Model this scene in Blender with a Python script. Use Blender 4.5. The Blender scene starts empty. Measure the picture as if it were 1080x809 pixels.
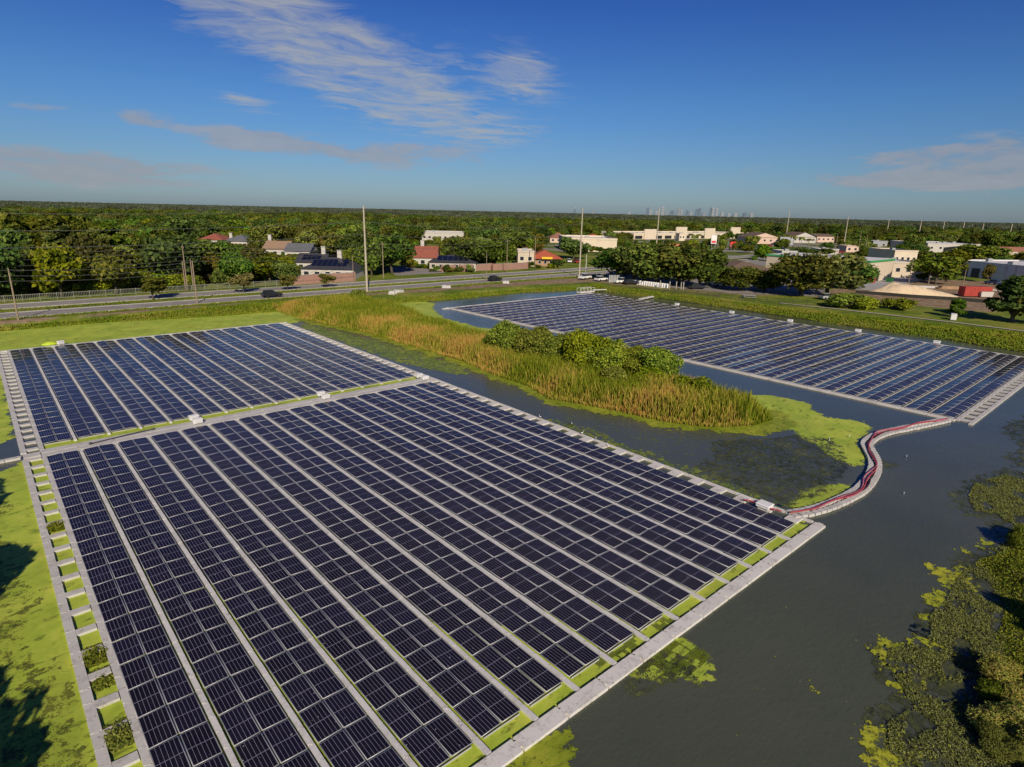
import bpy, math, random
import numpy as np
from mathutils import Matrix, Vector
R = math.radians
PI = math.pi
random.seed(7)
rng = np.random.default_rng(7)
sc = bpy.context.scene
COL = sc.collection

# ------------------------------------------------------------------ camera model
CAM = np.array([-0.7278, -23.608, 7.9417]) * 2.7
FPX, YAW, PITCH, ROLL = 640.05, -0.7251, 0.2763, 0.0223
_r = np.array([math.cos(YAW), math.sin(YAW), 0.0]); _f = np.array([-math.sin(YAW), math.cos(YAW), 0.0]); _u = np.array([0, 0, 1.0])
FW = _f * math.cos(PITCH) - _u * math.sin(PITCH)
_U = _u * math.cos(PITCH) + _f * math.sin(PITCH)
RT = _r * math.cos(ROLL) + _U * math.sin(ROLL)
UP = _U * math.cos(ROLL) - _r * math.sin(ROLL)
WZ = -0.23            # water level
GZ = 0.80             # level of the land


def ray(px, py):
    return FW + RT * ((px - 540) / FPX) + UP * (-(py - 404.5) / FPX)


def G(px, py, z=GZ):
    """the point of the level z that the photograph shows at a pixel"""
    d = ray(px, py)
    t = (z - CAM[2]) / d[2]
    p = CAM + d * t
    return float(p[0]), float(p[1])


def HT(x, y, py):
    """height of the point above (x, y) seen at pixel row py"""
    d = np.array([x, y, 0.0]) - CAM
    a, c = d @ UP, d @ FW
    b, e = UP[2], FW[2]
    t = (404.5 - py) / FPX
    return float((t * c - a) / (b - t * e))


def PX(x, y, z):
    d = np.array([x, y, z]) - CAM
    c = max(d @ FW, 1e-3)
    return 540 + FPX * (d @ RT) / c, 404.5 - FPX * (d @ UP) / c


def DIST(x, y):
    return math.hypot(x - CAM[0], y - CAM[1])


cam = bpy.data.cameras.new('camera')
camo = bpy.data.objects.new('camera', cam)
COL.objects.link(camo)
M4 = Matrix(((RT[0], UP[0], -FW[0], CAM[0]), (RT[1], UP[1], -FW[1], CAM[1]), (RT[2], UP[2], -FW[2], CAM[2]), (0, 0, 0, 1)))
camo.matrix_world = M4
cam.sensor_fit = 'HORIZONTAL'
cam.sensor_width = 36
cam.lens = 36 * FPX / 1080
cam.clip_start = 0.5
cam.clip_end = 40000
sc.camera = camo
sc.render.resolution_x, sc.render.resolution_y = 1024, 767
sc.view_settings.view_transform = 'Standard'
sc.view_settings.look = 'None'
sc.view_settings.exposure = 0
sc.view_settings.gamma = 1

# ------------------------------------------------------------------ materials


class NT:
    def __init__(s, name):
        s.m = bpy.data.materials.new(name)
        s.m.use_nodes = True
        s.t = s.m.node_tree
        s.t.nodes.clear()
        s.out = s.n('ShaderNodeOutputMaterial')

    def n(s, typ, **kw):
        nd = s.t.nodes.new(typ)
        for k, v in kw.items():
            if k.startswith('i_'):
                nd.inputs[k[2:].replace('_', ' ')].default_value = v
            else:
                setattr(nd, k, v)
        return nd

    def l(s, a, b):
        s.t.links.new(a, b)

    def val(s, sock, v):
        if hasattr(v, 'is_linked') or hasattr(v, 'links'):
            s.l(v, sock)
        else:
            sock.default_value = v

    def math(s, op, a, b=None, c=None, clamp=False):
        nd = s.n('ShaderNodeMath', operation=op, use_clamp=clamp)
        for i, v in enumerate((a, b, c)):
            if v is not None:
                s.val(nd.inputs[i], v)
        return nd.outputs[0]

    def mix(s, f, a, b):
        nd = s.n('ShaderNodeMix', data_type='RGBA')
        s.val(nd.inputs[0], f)
        for sk, v in ((nd.inputs[6], a), (nd.inputs[7], b)):
            if isinstance(v, tuple):
                sk.default_value = (*v, 1) if len(v) == 3 else v
            else:
                s.l(v, sk)
        return nd.outputs[2]

    def ramp(s, f, stops):
        nd = s.n('ShaderNodeValToRGB')
        cr = nd.color_ramp
        while len(cr.elements) < len(stops):
            cr.elements.new(0.5)
        for e, (p, c) in zip(cr.elements, stops):
            e.position = p
            e.color = (*c, 1) if len(c) == 3 else c
        s.l(f, nd.inputs[0])
        return nd.outputs[0]

    def noise(s, scale, detail=4, rough=0.55, vec=None, stretch=None):
        nd = s.n('ShaderNodeTexNoise')
        nd.inputs['Scale'].default_value = scale
        nd.inputs['Detail'].default_value = detail
        nd.inputs['Roughness'].default_value = rough
        if vec is None:
            vec = s.n('ShaderNodeNewGeometry').outputs['Position']
        if stretch:
            mp = s.n('ShaderNodeMapping')
            mp.inputs['Scale'].default_value = stretch[0]
            mp.inputs['Rotation'].default_value = stretch[1]
            s.l(vec, mp.inputs[0])
            vec = mp.outputs[0]
        s.l(vec, nd.inputs['Vector'])
        return nd.outputs['Fac']

    def bsdf(s, color, rough=0.7, spec=0.3, metal=0.0, normal=None, alpha=None, ior=None):
        b = s.n('ShaderNodeBsdfPrincipled')
        for k, v in (('Base Color', color), ('Roughness', rough), ('Specular IOR Level', spec), ('Metallic', metal), ('Alpha', alpha), ('IOR', ior)):
            if v is None:
                continue
            if isinstance(v, tuple):
                v = (*v, 1) if len(v) == 3 else v
            s.val(b.inputs[k], v)
        if normal is not None:
            s.l(normal, b.inputs['Normal'])
        s.l(b.outputs[0], s.out.inputs[0])
        return b

    def bump(s, h, strength=0.3, dist=0.05):
        nd = s.n('ShaderNodeBump')
        nd.inputs['Strength'].default_value = strength
        nd.inputs['Distance'].default_value = dist
        s.l(h, nd.inputs['Height'])
        return nd.outputs[0]


MATS = {}


def mat(name, c, rough=0.7, var=0.25, scale=1.5, spec=0.3, metal=0.0, bump=0.0):
    if name in MATS:
        return MATS[name]
    t = NT(name)
    f = t.noise(scale, 5, 0.6)
    f2 = t.noise(scale * 7, 3, 0.6)
    lo = tuple(x * (1 - var) for x in c)
    hi = tuple(min(1, x * (1 + var * .6)) for x in c)
    k = t.math('ADD', t.math('MULTIPLY', f, .7), t.math('MULTIPLY', f2, .3))
    t.bsdf(t.ramp(k, [(0.3, lo), (0.7, hi)]), rough, spec, metal, t.bump(f2, bump, .03) if bump else None)
    MATS[name] = t.m
    return t.m


def deck_material(name, c, stain):
    t = NT(name)
    g = t.n('ShaderNodeNewGeometry')
    isl = g.outputs['Random Per Island']
    f = t.noise(0.8, 5, .65)
    f2 = t.noise(6, 4, .7)
    base = t.mix(t.math('MULTIPLY', isl, .5), c, tuple(x * .82 for x in c))
    dirt = t.math('MULTIPLY', t.ramp(t.math('MULTIPLY', f, f2), [(0.24, (0, 0, 0)), (0.40, (1, 1, 1))]), stain)
    base = t.mix(dirt, base, (0.13, 0.085, 0.045))
    spots = t.ramp(t.noise(3.2, 2, .5), [(0.68, (0, 0, 0)), (0.74, (1, 1, 1))])
    base = t.mix(t.math('MULTIPLY', spots, stain * 1.2, clamp=True), base, (0.05, 0.04, 0.025))
    t.bsdf(base, 0.6, .3, normal=t.bump(f2, .15, .02))
    return t.m


def leaf_material(name, cols, hue=0.03, transl=0.25, bright=0.35):
    t = NT(name)
    g = t.n('ShaderNodeNewGeometry')
    oi = t.n('ShaderNodeObjectInfo')
    n = len(cols)
    c = t.ramp(g.outputs['Random Per Island'], [(i / max(1, n - 1) * .95 + .02, cc) for i, cc in enumerate(cols)])
    hs = t.n('ShaderNodeHueSaturation')
    t.l(c, hs.inputs['Color'])
    t.l(t.math('ADD', .5 - hue, t.math('MULTIPLY', oi.outputs['Random'], 2 * hue)), hs.inputs['Hue'])
    r2 = t.math('FRACT', t.math('MULTIPLY', oi.outputs['Random'], 7.31))
    t.l(t.math('ADD', 1 - bright, t.math('MULTIPLY', r2, 2 * bright)), hs.inputs['Value'])
    r3 = t.math('FRACT', t.math('MULTIPLY', oi.outputs['Random'], 17.7))
    t.l(t.math('ADD', .9, t.math('MULTIPLY', r3, .2)), hs.inputs['Saturation'])
    d = t.n('ShaderNodeBsdfDiffuse')
    tr = t.n('ShaderNodeBsdfTranslucent')
    t.l(hs.outputs[0], d.inputs[0])
    t.l(hs.outputs[0], tr.inputs[0])
    mx = t.n('ShaderNodeMixShader')
    mx.inputs[0].default_value = transl
    t.l(d.outputs[0], mx.inputs[1])
    t.l(tr.outputs[0], mx.inputs[2])
    t.l(mx.outputs[0], t.out.inputs[0])
    return t.m


# ------------------------------------------------------------------ mesh helpers
class MB:
    def __init__(s):
        s.v, s.f, s.m, s.n = [], [], [], 0

    def add(s, verts, faces, m=0):
        s.v += [tuple(map(float, v)) for v in verts]
        s.f += [tuple(i + s.n for i in f) for f in faces]
        s.m += [m] * len(faces)
        s.n = len(s.v)

    def box(s, c, size, rot=0.0, m=0, taper=1.0):
        x, y, z = size[0] / 2, size[1] / 2, size[2] / 2
        cr, sr = math.cos(rot), math.sin(rot)
        vs = []
        for dz, k in ((-z, 1.0), (z, taper)):
            for dx, dy in ((-x, -y), (x, -y), (x, y), (-x, y)):
                vs.append((c[0] + (dx * cr - dy * sr) * k, c[1] + (dx * sr + dy * cr) * k, c[2] + dz))
        s.add(vs, [(3, 2, 1, 0), (4, 5, 6, 7), (0, 1, 5, 4), (1, 2, 6, 5), (2, 3, 7, 6), (3, 0, 4, 7)], m)

    def prism(s, poly, z0, z1, m=0):
        n = len(poly)
        vs = [(x, y, z0) for x, y in poly] + [(x, y, z1) for x, y in poly]
        s.add(vs, [tuple(range(n - 1, -1, -1)), tuple(range(n, 2 * n))] + [(i, (i + 1) % n, n + (i + 1) % n, n + i) for i in range(n)], m)

    def tube(s, pts, radii, n=6, m=0, caps=True):
        pts = [Vector(p) for p in pts]
        if not hasattr(radii, '__len__'):
            radii = [radii] * len(pts)
        vs = []
        for i, p in enumerate(pts):
            d = (pts[min(i + 1, len(pts) - 1)] - pts[max(i - 1, 0)]).normalized()
            a = d.orthogonal().normalized() if abs(d.z) > .9 else d.cross(Vector((0, 0, 1))).normalized()
            if abs(d.z) > .9:
                a = Vector((1, 0, 0)) - d * d.x
                a.normalize()
            b = d.cross(a)
            for k in range(n):
                an = 2 * PI * k / n
                vs.append(p + a * (math.cos(an) * radii[i]) + b * (math.sin(an) * radii[i]))
        fs = []
        for i in range(len(pts) - 1):
            for k in range(n):
                k2 = (k + 1) % n
                fs.append((i * n + k, i * n + k2, (i + 1) * n + k2, (i + 1) * n + k))
        if caps:
            fs += [tuple(range(n - 1, -1, -1)), tuple(range((len(pts) - 1) * n, len(pts) * n))]
        s.add(vs, fs, m)

    def ell(s, c, r, seg=8, rings=5, m=0):
        vs = [(c[0], c[1], c[2] - r[2])]
        for i in range(1, rings):
            a = -PI / 2 + PI * i / rings
            for k in range(seg):
                b = 2 * PI * k / seg
                vs.append((c[0] + r[0] * math.cos(a) * math.cos(b), c[1] + r[1] * math.cos(a) * math.sin(b), c[2] + r[2] * math.sin(a)))
        vs.append((c[0], c[1], c[2] + r[2]))
        fs = [(0, 1 + (k + 1) % seg, 1 + k) for k in range(seg)]
        for i in range(rings - 2):
            for k in range(seg):
                k2 = (k + 1) % seg
                fs.append((1 + i * seg + k, 1 + i * seg + k2, 1 + (i + 1) * seg + k2, 1 + (i + 1) * seg + k))
        top = len(vs) - 1
        b0 = 1 + (rings - 2) * seg
        fs += [(b0 + k, b0 + (k + 1) % seg, top) for k in range(seg)]
        s.add(vs, fs, m)

    def mesh(s, name, mats, smooth=False):
        me = bpy.data.meshes.new(name)
        me.from_pydata(s.v, [], s.f)
        for mm in (mats if isinstance(mats, (list, tuple)) else [mats]):
            me.materials.append(mm)
        me.polygons.foreach_set('material_index', s.m)
        if smooth:
            me.polygons.foreach_set('use_smooth', [True] * len(s.f))
        me.update()
        return me

    def build(s, name, mats, parent=None, smooth=False):
        return link(name, s.mesh(name, mats, smooth), parent)


def link(name, data, parent=None):
    o = bpy.data.objects.new(name, data)
    COL.objects.link(o)
    if parent is not None:
        o.parent = parent
    return o


def fastmesh(name, V, F, mats, smooth=False, uv=None, attrs=None, midx=None):
    """numpy verts (n,3) and quads or triangles (m,k)"""
    me = bpy.data.meshes.new(name)
    V = np.asarray(V, np.float32)
    F = np.asarray(F, np.int32)
    m, k = F.shape
    me.vertices.add(len(V)); me.vertices.foreach_set('co', V.ravel())
    me.loops.add(m * k); me.loops.foreach_set('vertex_index', F.ravel())
    me.polygons.add(m); me.polygons.foreach_set('loop_start', np.arange(0, m * k, k, dtype=np.int32))
    me.polygons.foreach_set('loop_total', np.full(m, k, np.int32))
    for mm in (mats if isinstance(mats, (list, tuple)) else [mats]):
        me.materials.append(mm)
    if midx is not None:
        me.polygons.foreach_set('material_index', np.asarray(midx, np.int32))
    if smooth:
        me.polygons.foreach_set('use_smooth', np.ones(m, bool))
    if uv is not None:
        l = me.uv_layers.new(name='UVMap')
        l.data.foreach_set('uv', np.asarray(uv, np.float32).ravel())
    for an, av in (attrs or {}).items():
        a = me.attributes.new(an, 'FLOAT', 'POINT')
        a.data.foreach_set('value', np.asarray(av, np.float32))
    me.update(calc_edges=True)
    return me


def tag(o, label=None, cat=None, group=None, kind=None):
    for k, v in (('label', label), ('category', cat), ('group', group), ('kind', kind)):
        if v:
            o[k] = v
    return o


def empty(name, loc, label, cat, group=None, rz=0.0):
    o = bpy.data.objects.new(name, None)
    COL.objects.link(o)
    o.location = loc
    o.rotation_euler = (0, 0, rz)
    return tag(o, label, cat, group)


def copy_tree(o, parent=None):
    c = o.copy()
    COL.objects.link(c)
    c.parent = parent
    for ch in list(o.children):
        copy_tree(ch, c)
    return c


# numpy polygon helpers
def inside(P, X, Y):
    P = np.asarray(P, float)
    r = np.zeros(X.shape, bool)
    j = len(P) - 1
    for i in range(len(P)):
        xi, yi, xj, yj = *P[i], *P[j]
        c = ((yi > Y) != (yj > Y)) & (X < (xj - xi) * (Y - yi) / (yj - yi + 1e-12) + xi)
        r ^= c
        j = i
    return r


def sdf(P, X, Y):
    """signed distance, positive inside"""
    P = np.asarray(P, float)
    d = np.full(X.shape, 1e9)
    for i in range(len(P)):
        a, b = P[i], P[(i + 1) % len(P)]
        ab = b - a
        t = np.clip(((X - a[0]) * ab[0] + (Y - a[1]) * ab[1]) / (ab @ ab + 1e-12), 0, 1)
        d = np.minimum(d, np.hypot(X - a[0] - t * ab[0], Y - a[1] - t * ab[1]))
    return np.where(inside(P, X, Y), d, -d)


def vnoise(X, Y, sc_, seed=0):
    """cheap smooth value noise"""
    x, y = X / sc_, Y / sc_
    xi, yi = np.floor(x).astype(np.int64), np.floor(y).astype(np.int64)
    xf, yf = x - xi, y - yi
    xf, yf = xf * xf * (3 - 2 * xf), yf * yf * (3 - 2 * yf)

    def h(a, b):
        n = (a * 374761393 + b * 668265263 + seed * 974711) & 0x7fffffff
        n = ((n ^ (n >> 13)) * 1274126177) & 0x7fffffff
        return ((n ^ (n >> 16)) & 0xffff) / 65535.0
    return (h(xi, yi) * (1 - xf) + h(xi + 1, yi) * xf) * (1 - yf) + (h(xi, yi + 1) * (1 - xf) + h(xi + 1, yi + 1) * xf) * yf


def fbm(X, Y, sc_, seed=0, oct_=4):
    r, a, t = 0, 1, 0
    for o in range(oct_):
        r = r + a * vnoise(X, Y, sc_ / 2 ** o, seed + o * 17)
        t += a
        a *= .55
    return r / t


# ------------------------------------------------------------------ light and sky
SUN_AZ, SUN_EL = 209.4, 30.0
w = bpy.data.worlds.new('World')
sc.world = w
w.use_nodes = True
wt = NT.__new__(NT)
wt.t = w.node_tree
wt.t.nodes.clear()
sky = wt.n('ShaderNodeTexSky', sky_type='NISHITA', sun_disc=False)
sky.sun_elevation = R(SUN_EL)
sky.sun_rotation = R(SUN_AZ)
sky.altitude = 0
sky.air_density = 1.0
sky.dust_density = 0.6
sky.ozone_density = 3.0
tc = wt.n('ShaderNodeTexCoord')
sep = wt.n('ShaderNodeSeparateXYZ')
wt.l(tc.outputs['Generated'], sep.inputs[0])
dx, dy, dz = sep.outputs
el = wt.math('ARCSINE', dz)
# deep blue overhead fading to a teal grey haze at the horizon
grad = wt.ramp(wt.math('MULTIPLY', wt.math('MAXIMUM', el, 0.0), 1 / R(45)), [(0.0, (0.47, 0.60, 0.84)), (0.07, (0.40, 0.56, 0.80)), (0.20, (0.29, 0.52, 0.84)), (0.40, (0.15, 0.33, 0.80)), (0.7, (0.10, 0.23, 0.70))])
mul = wt.n('ShaderNodeMix', data_type='RGBA', blend_type='MULTIPLY')
mul.inputs[0].default_value = 1
wt.l(sky.outputs[0], mul.inputs[6])
wt.l(grad, mul.inputs[7])
base = mul.outputs[2]
# cirrus: noise on the cloud layer's plane, gathered into banks by direction
zc = wt.math('MAXIMUM', dz, 0.02)
cx_, cy_ = wt.math('DIVIDE', dx, zc), wt.math('DIVIDE', dy, zc)
cmb = wt.n('ShaderNodeCombineXYZ')
wt.l(cx_, cmb.inputs[0])
wt.l(cy_, cmb.inputs[1])
warp = wt.n('ShaderNodeTexNoise')
warp.inputs['Scale'].default_value = 1.3
warp.inputs['Detail'].default_value = 3
wt.l(cmb.outputs[0], warp.inputs['Vector'])
wv = wt.n('ShaderNodeVectorMath', operation='MULTIPLY_ADD')
wt.l(warp.outputs['Color'], wv.inputs[0])
wv.inputs[1].default_value = (.9, .9, 0)
wt.l(cmb.outputs[0], wv.inputs[2])
n_big = wt.noise(1.7, 7, .62, wv.outputs[0], ((1, 1.3, 1), (0, 0, R(35))))
n_fine = wt.noise(3.4, 8, .66, wv.outputs[0], ((1.0, 2.2, 1), (0, 0, R(52))))


def azel(px, py):
    d = ray(px, py)
    d = d / np.linalg.norm(d)
    return math.atan2(d[0], d[1]), math.asin(d[2])


az = wt.math('ARCTAN2', dx, dy)


def bank(px, py, rx, ry, tilt, amp):
    """soft elliptical bank of cloud; radii in degrees, tilt counterclockwise"""
    a0, e0 = azel(px, py)
    da = wt.math('SUBTRACT', az, a0)
    de = wt.math('SUBTRACT', el, e0)
    c, s = math.cos(R(tilt)), math.sin(R(tilt))
    u = wt.math('ADD', wt.math('MULTIPLY', da, c / R(rx)), wt.math('MULTIPLY', de, s / R(rx)))
    v = wt.math('ADD', wt.math('MULTIPLY', da, -s / R(ry)), wt.math('MULTIPLY', de, c / R(ry)))
    q = wt.math('ADD', wt.math('MULTIPLY', u, u), wt.math('MULTIPLY', v, v))
    return wt.math('MULTIPLY', wt.math('POWER', 2.718, wt.math('MULTIPLY', q, -1)), amp)


def total(lst):
    r = lst[0]
    for b in lst[1:]:
        r = wt.math('ADD', r, b)
    return r


hi = total([bank(230, 8, 5.5, 1.8, -4, .9), bank(300, 30, 9, 3.0, -26, 1.0), bank(378, 70, 8, 2.6, -26, 1.15), bank(440, 106, 5.5, 1.7, -4, 1.1),
            bank(552, 80, 3.4, 1.9, -14, 1.2), bank(488, 64, 5, 1.3, -8, .55), bank(525, 140, 4.5, 1.3, 0, .9), bank(258, 108, 2.3, .8, -5, .95)])
lo = total([bank(148, 126, 2.2, .62, -2, 1.0), bank(255, 147, 4.2, 1.0, 0, 1.0), bank(350, 160, 7, .9, -6, .95), bank(430, 158, 5, 1.0, 2, .7), bank(45, 172, 7, .9, -4, 1.1),
            bank(130, 172, 7, .8, -2, .9), bank(40, 114, 2.5, .45, 0, .6), bank(60, 188, 9, .6, 0, .6),
            bank(1010, 160, 9, .8, 5, 1.2), bank(960, 190, 8.5, .75, 1, 1.2), bank(1075, 178, 5, 1.6, 3, .9), bank(505, 172, 3, 1.6, 0, .45), bank(770, 178, 2, .4, 0, .35), bank(280, 200, 14, .7, 0, .3)])
tex_hi = wt.math('ADD', wt.math('MULTIPLY', n_fine, .40), wt.math('MULTIPLY', n_big, .60))
m_hi = wt.math('MULTIPLY', wt.math('SUBTRACT', wt.math('ADD', tex_hi, wt.math('MULTIPLY', wt.math('MINIMUM', hi, 1.1), .19)), .565), 4.4, clamp=True)
m_hi = wt.math('MULTIPLY', m_hi, wt.math('MULTIPLY', hi, 1.3, clamp=True))
# low clouds sit near the horizon: their noise lives on the sphere
dirn = wt.n('ShaderNodeMapping')
dirn.inputs['Scale'].default_value = (7, 7, 30)
wt.l(tc.outputs['Generated'], dirn.inputs[0])
n_lo = wt.noise(1.6, 8, .64, dirn.outputs[0])
m_lo = wt.math('MULTIPLY', wt.math('SUBTRACT', wt.math('ADD', n_lo, wt.math('MULTIPLY', wt.math('MINIMUM', lo, 1.2), .22)), .60), 6.5, clamp=True)
m_lo = wt.math('MULTIPLY', m_lo, wt.math('MULTIPLY', lo, 1.6, clamp=True))
c1 = wt.mix(wt.math('MULTIPLY', m_hi, .78, clamp=True), base, (4.3, 4.45, 4.6))
c2 = wt.mix(wt.math('MULTIPLY', m_lo, .70, clamp=True), c1, wt.mix(n_lo, (2.2, 2.35, 2.95), (4.6, 4.6, 4.9)))
bg = wt.n('ShaderNodeBackground')
bg.inputs[1].default_value = 0.09
wt.l(c2, bg.inputs[0])
wo = wt.n('ShaderNodeOutputWorld')
wt.l(bg.outputs[0], wo.inputs[0])

sun = bpy.data.lights.new('sun', 'SUN')
sun.energy = 5.0
sun.angle = R(0.5)
sun.color = (1.0, 0.87, 0.68)
suno = bpy.data.objects.new('sun', sun)
COL.objects.link(suno)
sd = Vector((math.sin(R(SUN_AZ)) * math.cos(R(SUN_EL)), math.cos(R(SUN_AZ)) * math.cos(R(SUN_EL)), math.sin(R(SUN_EL))))
suno.rotation_euler = sd.to_track_quat('Z', 'Y').to_euler()
suno.location = (0, -60, 80)

# ------------------------------------------------------------------ ground, pond, roads
POND = [(-6.0, -78), (-6.6, -50), (-6.0, -20), (-7, 10), (-6.5, 40), (-8, 71), (14, 71), (32, 67), (48, 66), (58, 63.5), (69, 63.5), (83, 61), (92, 61), (112, 61.5), (129, 57.5), (133, 52), (134.2, 30),
        (134, 9), (133.2, -17), (133.6, -33), (131.5, -46), (133, -62), (128, -74), (100, -72), (74, -66), (60, -62), (50, -61), (40, -61), (30, -62.5), (24, -64), (15, -68), (4, -78)]
PEN = [(45.5, 70), (45.8, 56), (47.2, 46), (49.6, 34), (50.0, 21), (50.4, 14), (50.6, 7), (49.9, 2), (49.3, -3), (49.4, -9), (47.6, -14.5), (49.0, -18), (50.5, -22.5), (51.8, -28), (53.4, -31.2),
       (55.5, -33.2), (58.5, -34.8), (62, -35.2), (64.8, -33), (66, -25), (65, -11), (64.5, 5), (64.2, 20), (65.5, 35), (67, 48), (69, 70)]


def coords(lo, hi, step, far):
    a = np.arange(lo, hi + .1, step)
    out = np.array([10, 25, 60, 130, 300, 700, 1600, 3600, 8000, 18000.0])
    out = out[out < far + 1]
    return np.concatenate([lo - out[::-1], a, hi + out])


gx, gy = coords(-60, 300, 1.5, 18000), coords(-110, 150, 1.5, 18000)
GX, GY = np.meshgrid(gx, gy)
sd_p = sdf(POND, GX, GY)
sd_n = sdf(PEN, GX, GY)
wet = np.minimum(sd_p, -sd_n)                      # >0 in the water
jag = (fbm(GX, GY, 6, 3) - .5) * 2.2
t_ = np.clip((-(wet + jag) + 1.2) / 6.0, 0, 1)
t_ = t_ * t_ * (3 - 2 * t_)
GH = -1.0 + t_ * (GZ + 1.0)
pen_in = np.clip((sd_n + 1.5) / 3, 0, 1)
GH = np.where((sd_n > -1.5) & (GY < 60), np.minimum(GH, -0.9 + .95 * pen_in), GH)
near = (GX > -59) & (GX < 299) & (GY > -109) & (GY < 149)
GH = GH + np.where(near & (GH > 0), (fbm(GX, GY, 9, 5) - .5) * .35 * np.clip((GH - .0) / .8, 0, 1) * np.clip((74 - GY) / 4, 0, 1) * np.clip((150 - GX) / 4, 0, 1), 0)

# bare earth, dry grass and lot masks
DIRT = np.zeros_like(GX)


def zone(poly, val=1.0, soft=2.0, nz=2.0):
    s_ = sdf(poly, GX, GY) + (fbm(GX, GY, 5, 11) - .5) * nz * 2
    global DIRT
    DIRT = np.maximum(DIRT, np.clip(s_ / soft + .5, 0, 1) * val)


zone([(-40, 73.2), (20, 74.2), (40, 74.0), (44, 75.6), (10, 76.4), (-40, 77.0)], 1.0, 1.2, 1.2)
zone([(70, 72), (100, 69.5), (122, 67.5), (140, 64), (150, 55), (152, 40), (158, 22), (163, 22), (160, 45), (156, 66), (150, 74), (100, 75.5), (72, 76)], .95, 1.5)
zone([(162, 2), (170, -2), (166, -12), (159, -9)], .8)
LOTS = [[(168, 12), (260, 6), (300, -40), (210, -40), (178, -30)]]
zone(LOTS[0], 1.0, 3, 3)
zone([(141, 66), (147, 50), (151, 33), (156, 17), (167, 12), (167, 30), (160, 60), (150, 72)], 1.0, 1.5, 1.5)
zone([G(893, 311), G(1052, 319.5), G(1052, 330), G(960, 322), G(900, 318)], 1.0, 1.5, 1.5)
LAWN = np.zeros_like(GX)
xs_ = [G(165, 275), G(197, 273), G(186, 263), G(166, 264)]
LAWN = np.clip(sdf(xs_, GX, GY) / 3 + .5, 0, 1)
V = np.stack([GX, GY, GH], -1).reshape(-1, 3)
ny, nx = GX.shape
ii = np.arange(ny * nx).reshape(ny, nx)
F = np.stack([ii[:-1, :-1], ii[:-1, 1:], ii[1:, 1:], ii[1:, :-1]], -1).reshape(-1, 4)
t = NT('ground')
at1 = t.n('ShaderNodeAttribute', attribute_name='dirt').outputs['Fac']
at2 = t.n('ShaderNodeAttribute', attribute_name='lawn').outputs['Fac']
nA, nB, nC = t.noise(.09, 5, .6), t.noise(.9, 5, .65), t.noise(6, 4, .7)
grass = t.ramp(t.math('ADD', t.math('MULTIPLY', nA, .55), t.math('ADD', t.math('MULTIPLY', nB, .3), t.math('MULTIPLY', nC, .15))),
               [(0.36, (0.05, 0.08, 0.010)), (0.47, (0.11, 0.16, 0.017)), (0.54, (0.19, 0.21, 0.03)), (0.63, (0.28, 0.23, 0.075))])
grass = t.mix(at2, grass, (0.12, 0.20, 0.015))
earth = t.ramp(t.math('ADD', t.math('MULTIPLY', nB, .6), t.math('MULTIPLY', nC, .4)), [(0.35, (0.13, 0.085, 0.045)), (0.5, (0.24, 0.17, 0.105)), (0.62, (0.36, 0.28, 0.19))])
dk = t.math('MULTIPLY', t.math('SUBTRACT', t.math('ADD', at1, t.math('MULTIPLY', nB, .5)), .6), 2.2, clamp=True)
cg = t.mix(dk, grass, earth)
zz = t.n('ShaderNodeSeparateXYZ')
t.l(t.n('ShaderNodeNewGeometry').outputs['Position'], zz.inputs[0])
wetm = t.math('MULTIPLY', t.math('SUBTRACT', .05, zz.outputs[2]), 4, clamp=True)
cg = t.mix(wetm, cg, (0.030, 0.028, 0.013))
t.bsdf(cg, .95, .1, normal=t.bump(nC, .5, .12))
gme = fastmesh('ground', V, F, t.m, True, attrs={'dirt': DIRT.ravel(), 'lawn': LAWN.ravel()})
tag(link('ground', gme), kind='structure')


def sheet(name, pts, z, m, kind='structure'):
    b = MB()
    b.add([(x, y, z) for x, y in pts], [tuple(range(len(pts)))])
    o = b.build(name, m)
    # every sheet faces up
    if o.data.polygons[0].normal.z < 0:
        o.data.flip_normals()
    return tag(o, kind=kind)


# water
t = NT('pond_water')
b1 = t.noise(.25, 4, .55, stretch=((1, 1.5, 1), (0, 0, R(30))))
b2 = t.noise(1.8, 4, .6, stretch=((1, 1.8, 1), (0, 0, R(20))))
b3 = t.noise(7, 3, .6)
hgt = t.math('ADD', t.math('MULTIPLY', b1, .55), t.math('ADD', t.math('MULTIPLY', b2, .5), t.math('MULTIPLY', b3, .07)))
wcol = t.ramp(t.noise(.06, 4, .6), [(0.35, (0.060, 0.070, 0.050)), (0.65, (0.078, 0.087, 0.060))])
wind = t.ramp(t.noise(.05, 4, .6, stretch=((1, 2.2, 1), (0, 0, R(25)))), [(.4, (.03, .03, .03)), (.65, (.16, .16, .16))])
t.bsdf(wcol, wind, .5, normal=t.bump(hgt, .22, .25), ior=1.33)
WATER = t.m
sheet('water', [(-40, -100), (160, -100), (160, 90), (-40, 90)], WZ, WATER)

ASPH = mat('asphalt', (0.26, 0.24, 0.22), .9, .3, .4)
PAVE = mat('concrete_kerb', (0.36, 0.35, 0.32), .9, .2, .7)
PAINT = mat('road_paint', (0.55, 0.54, 0.50), .8, .3, 2)


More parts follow.
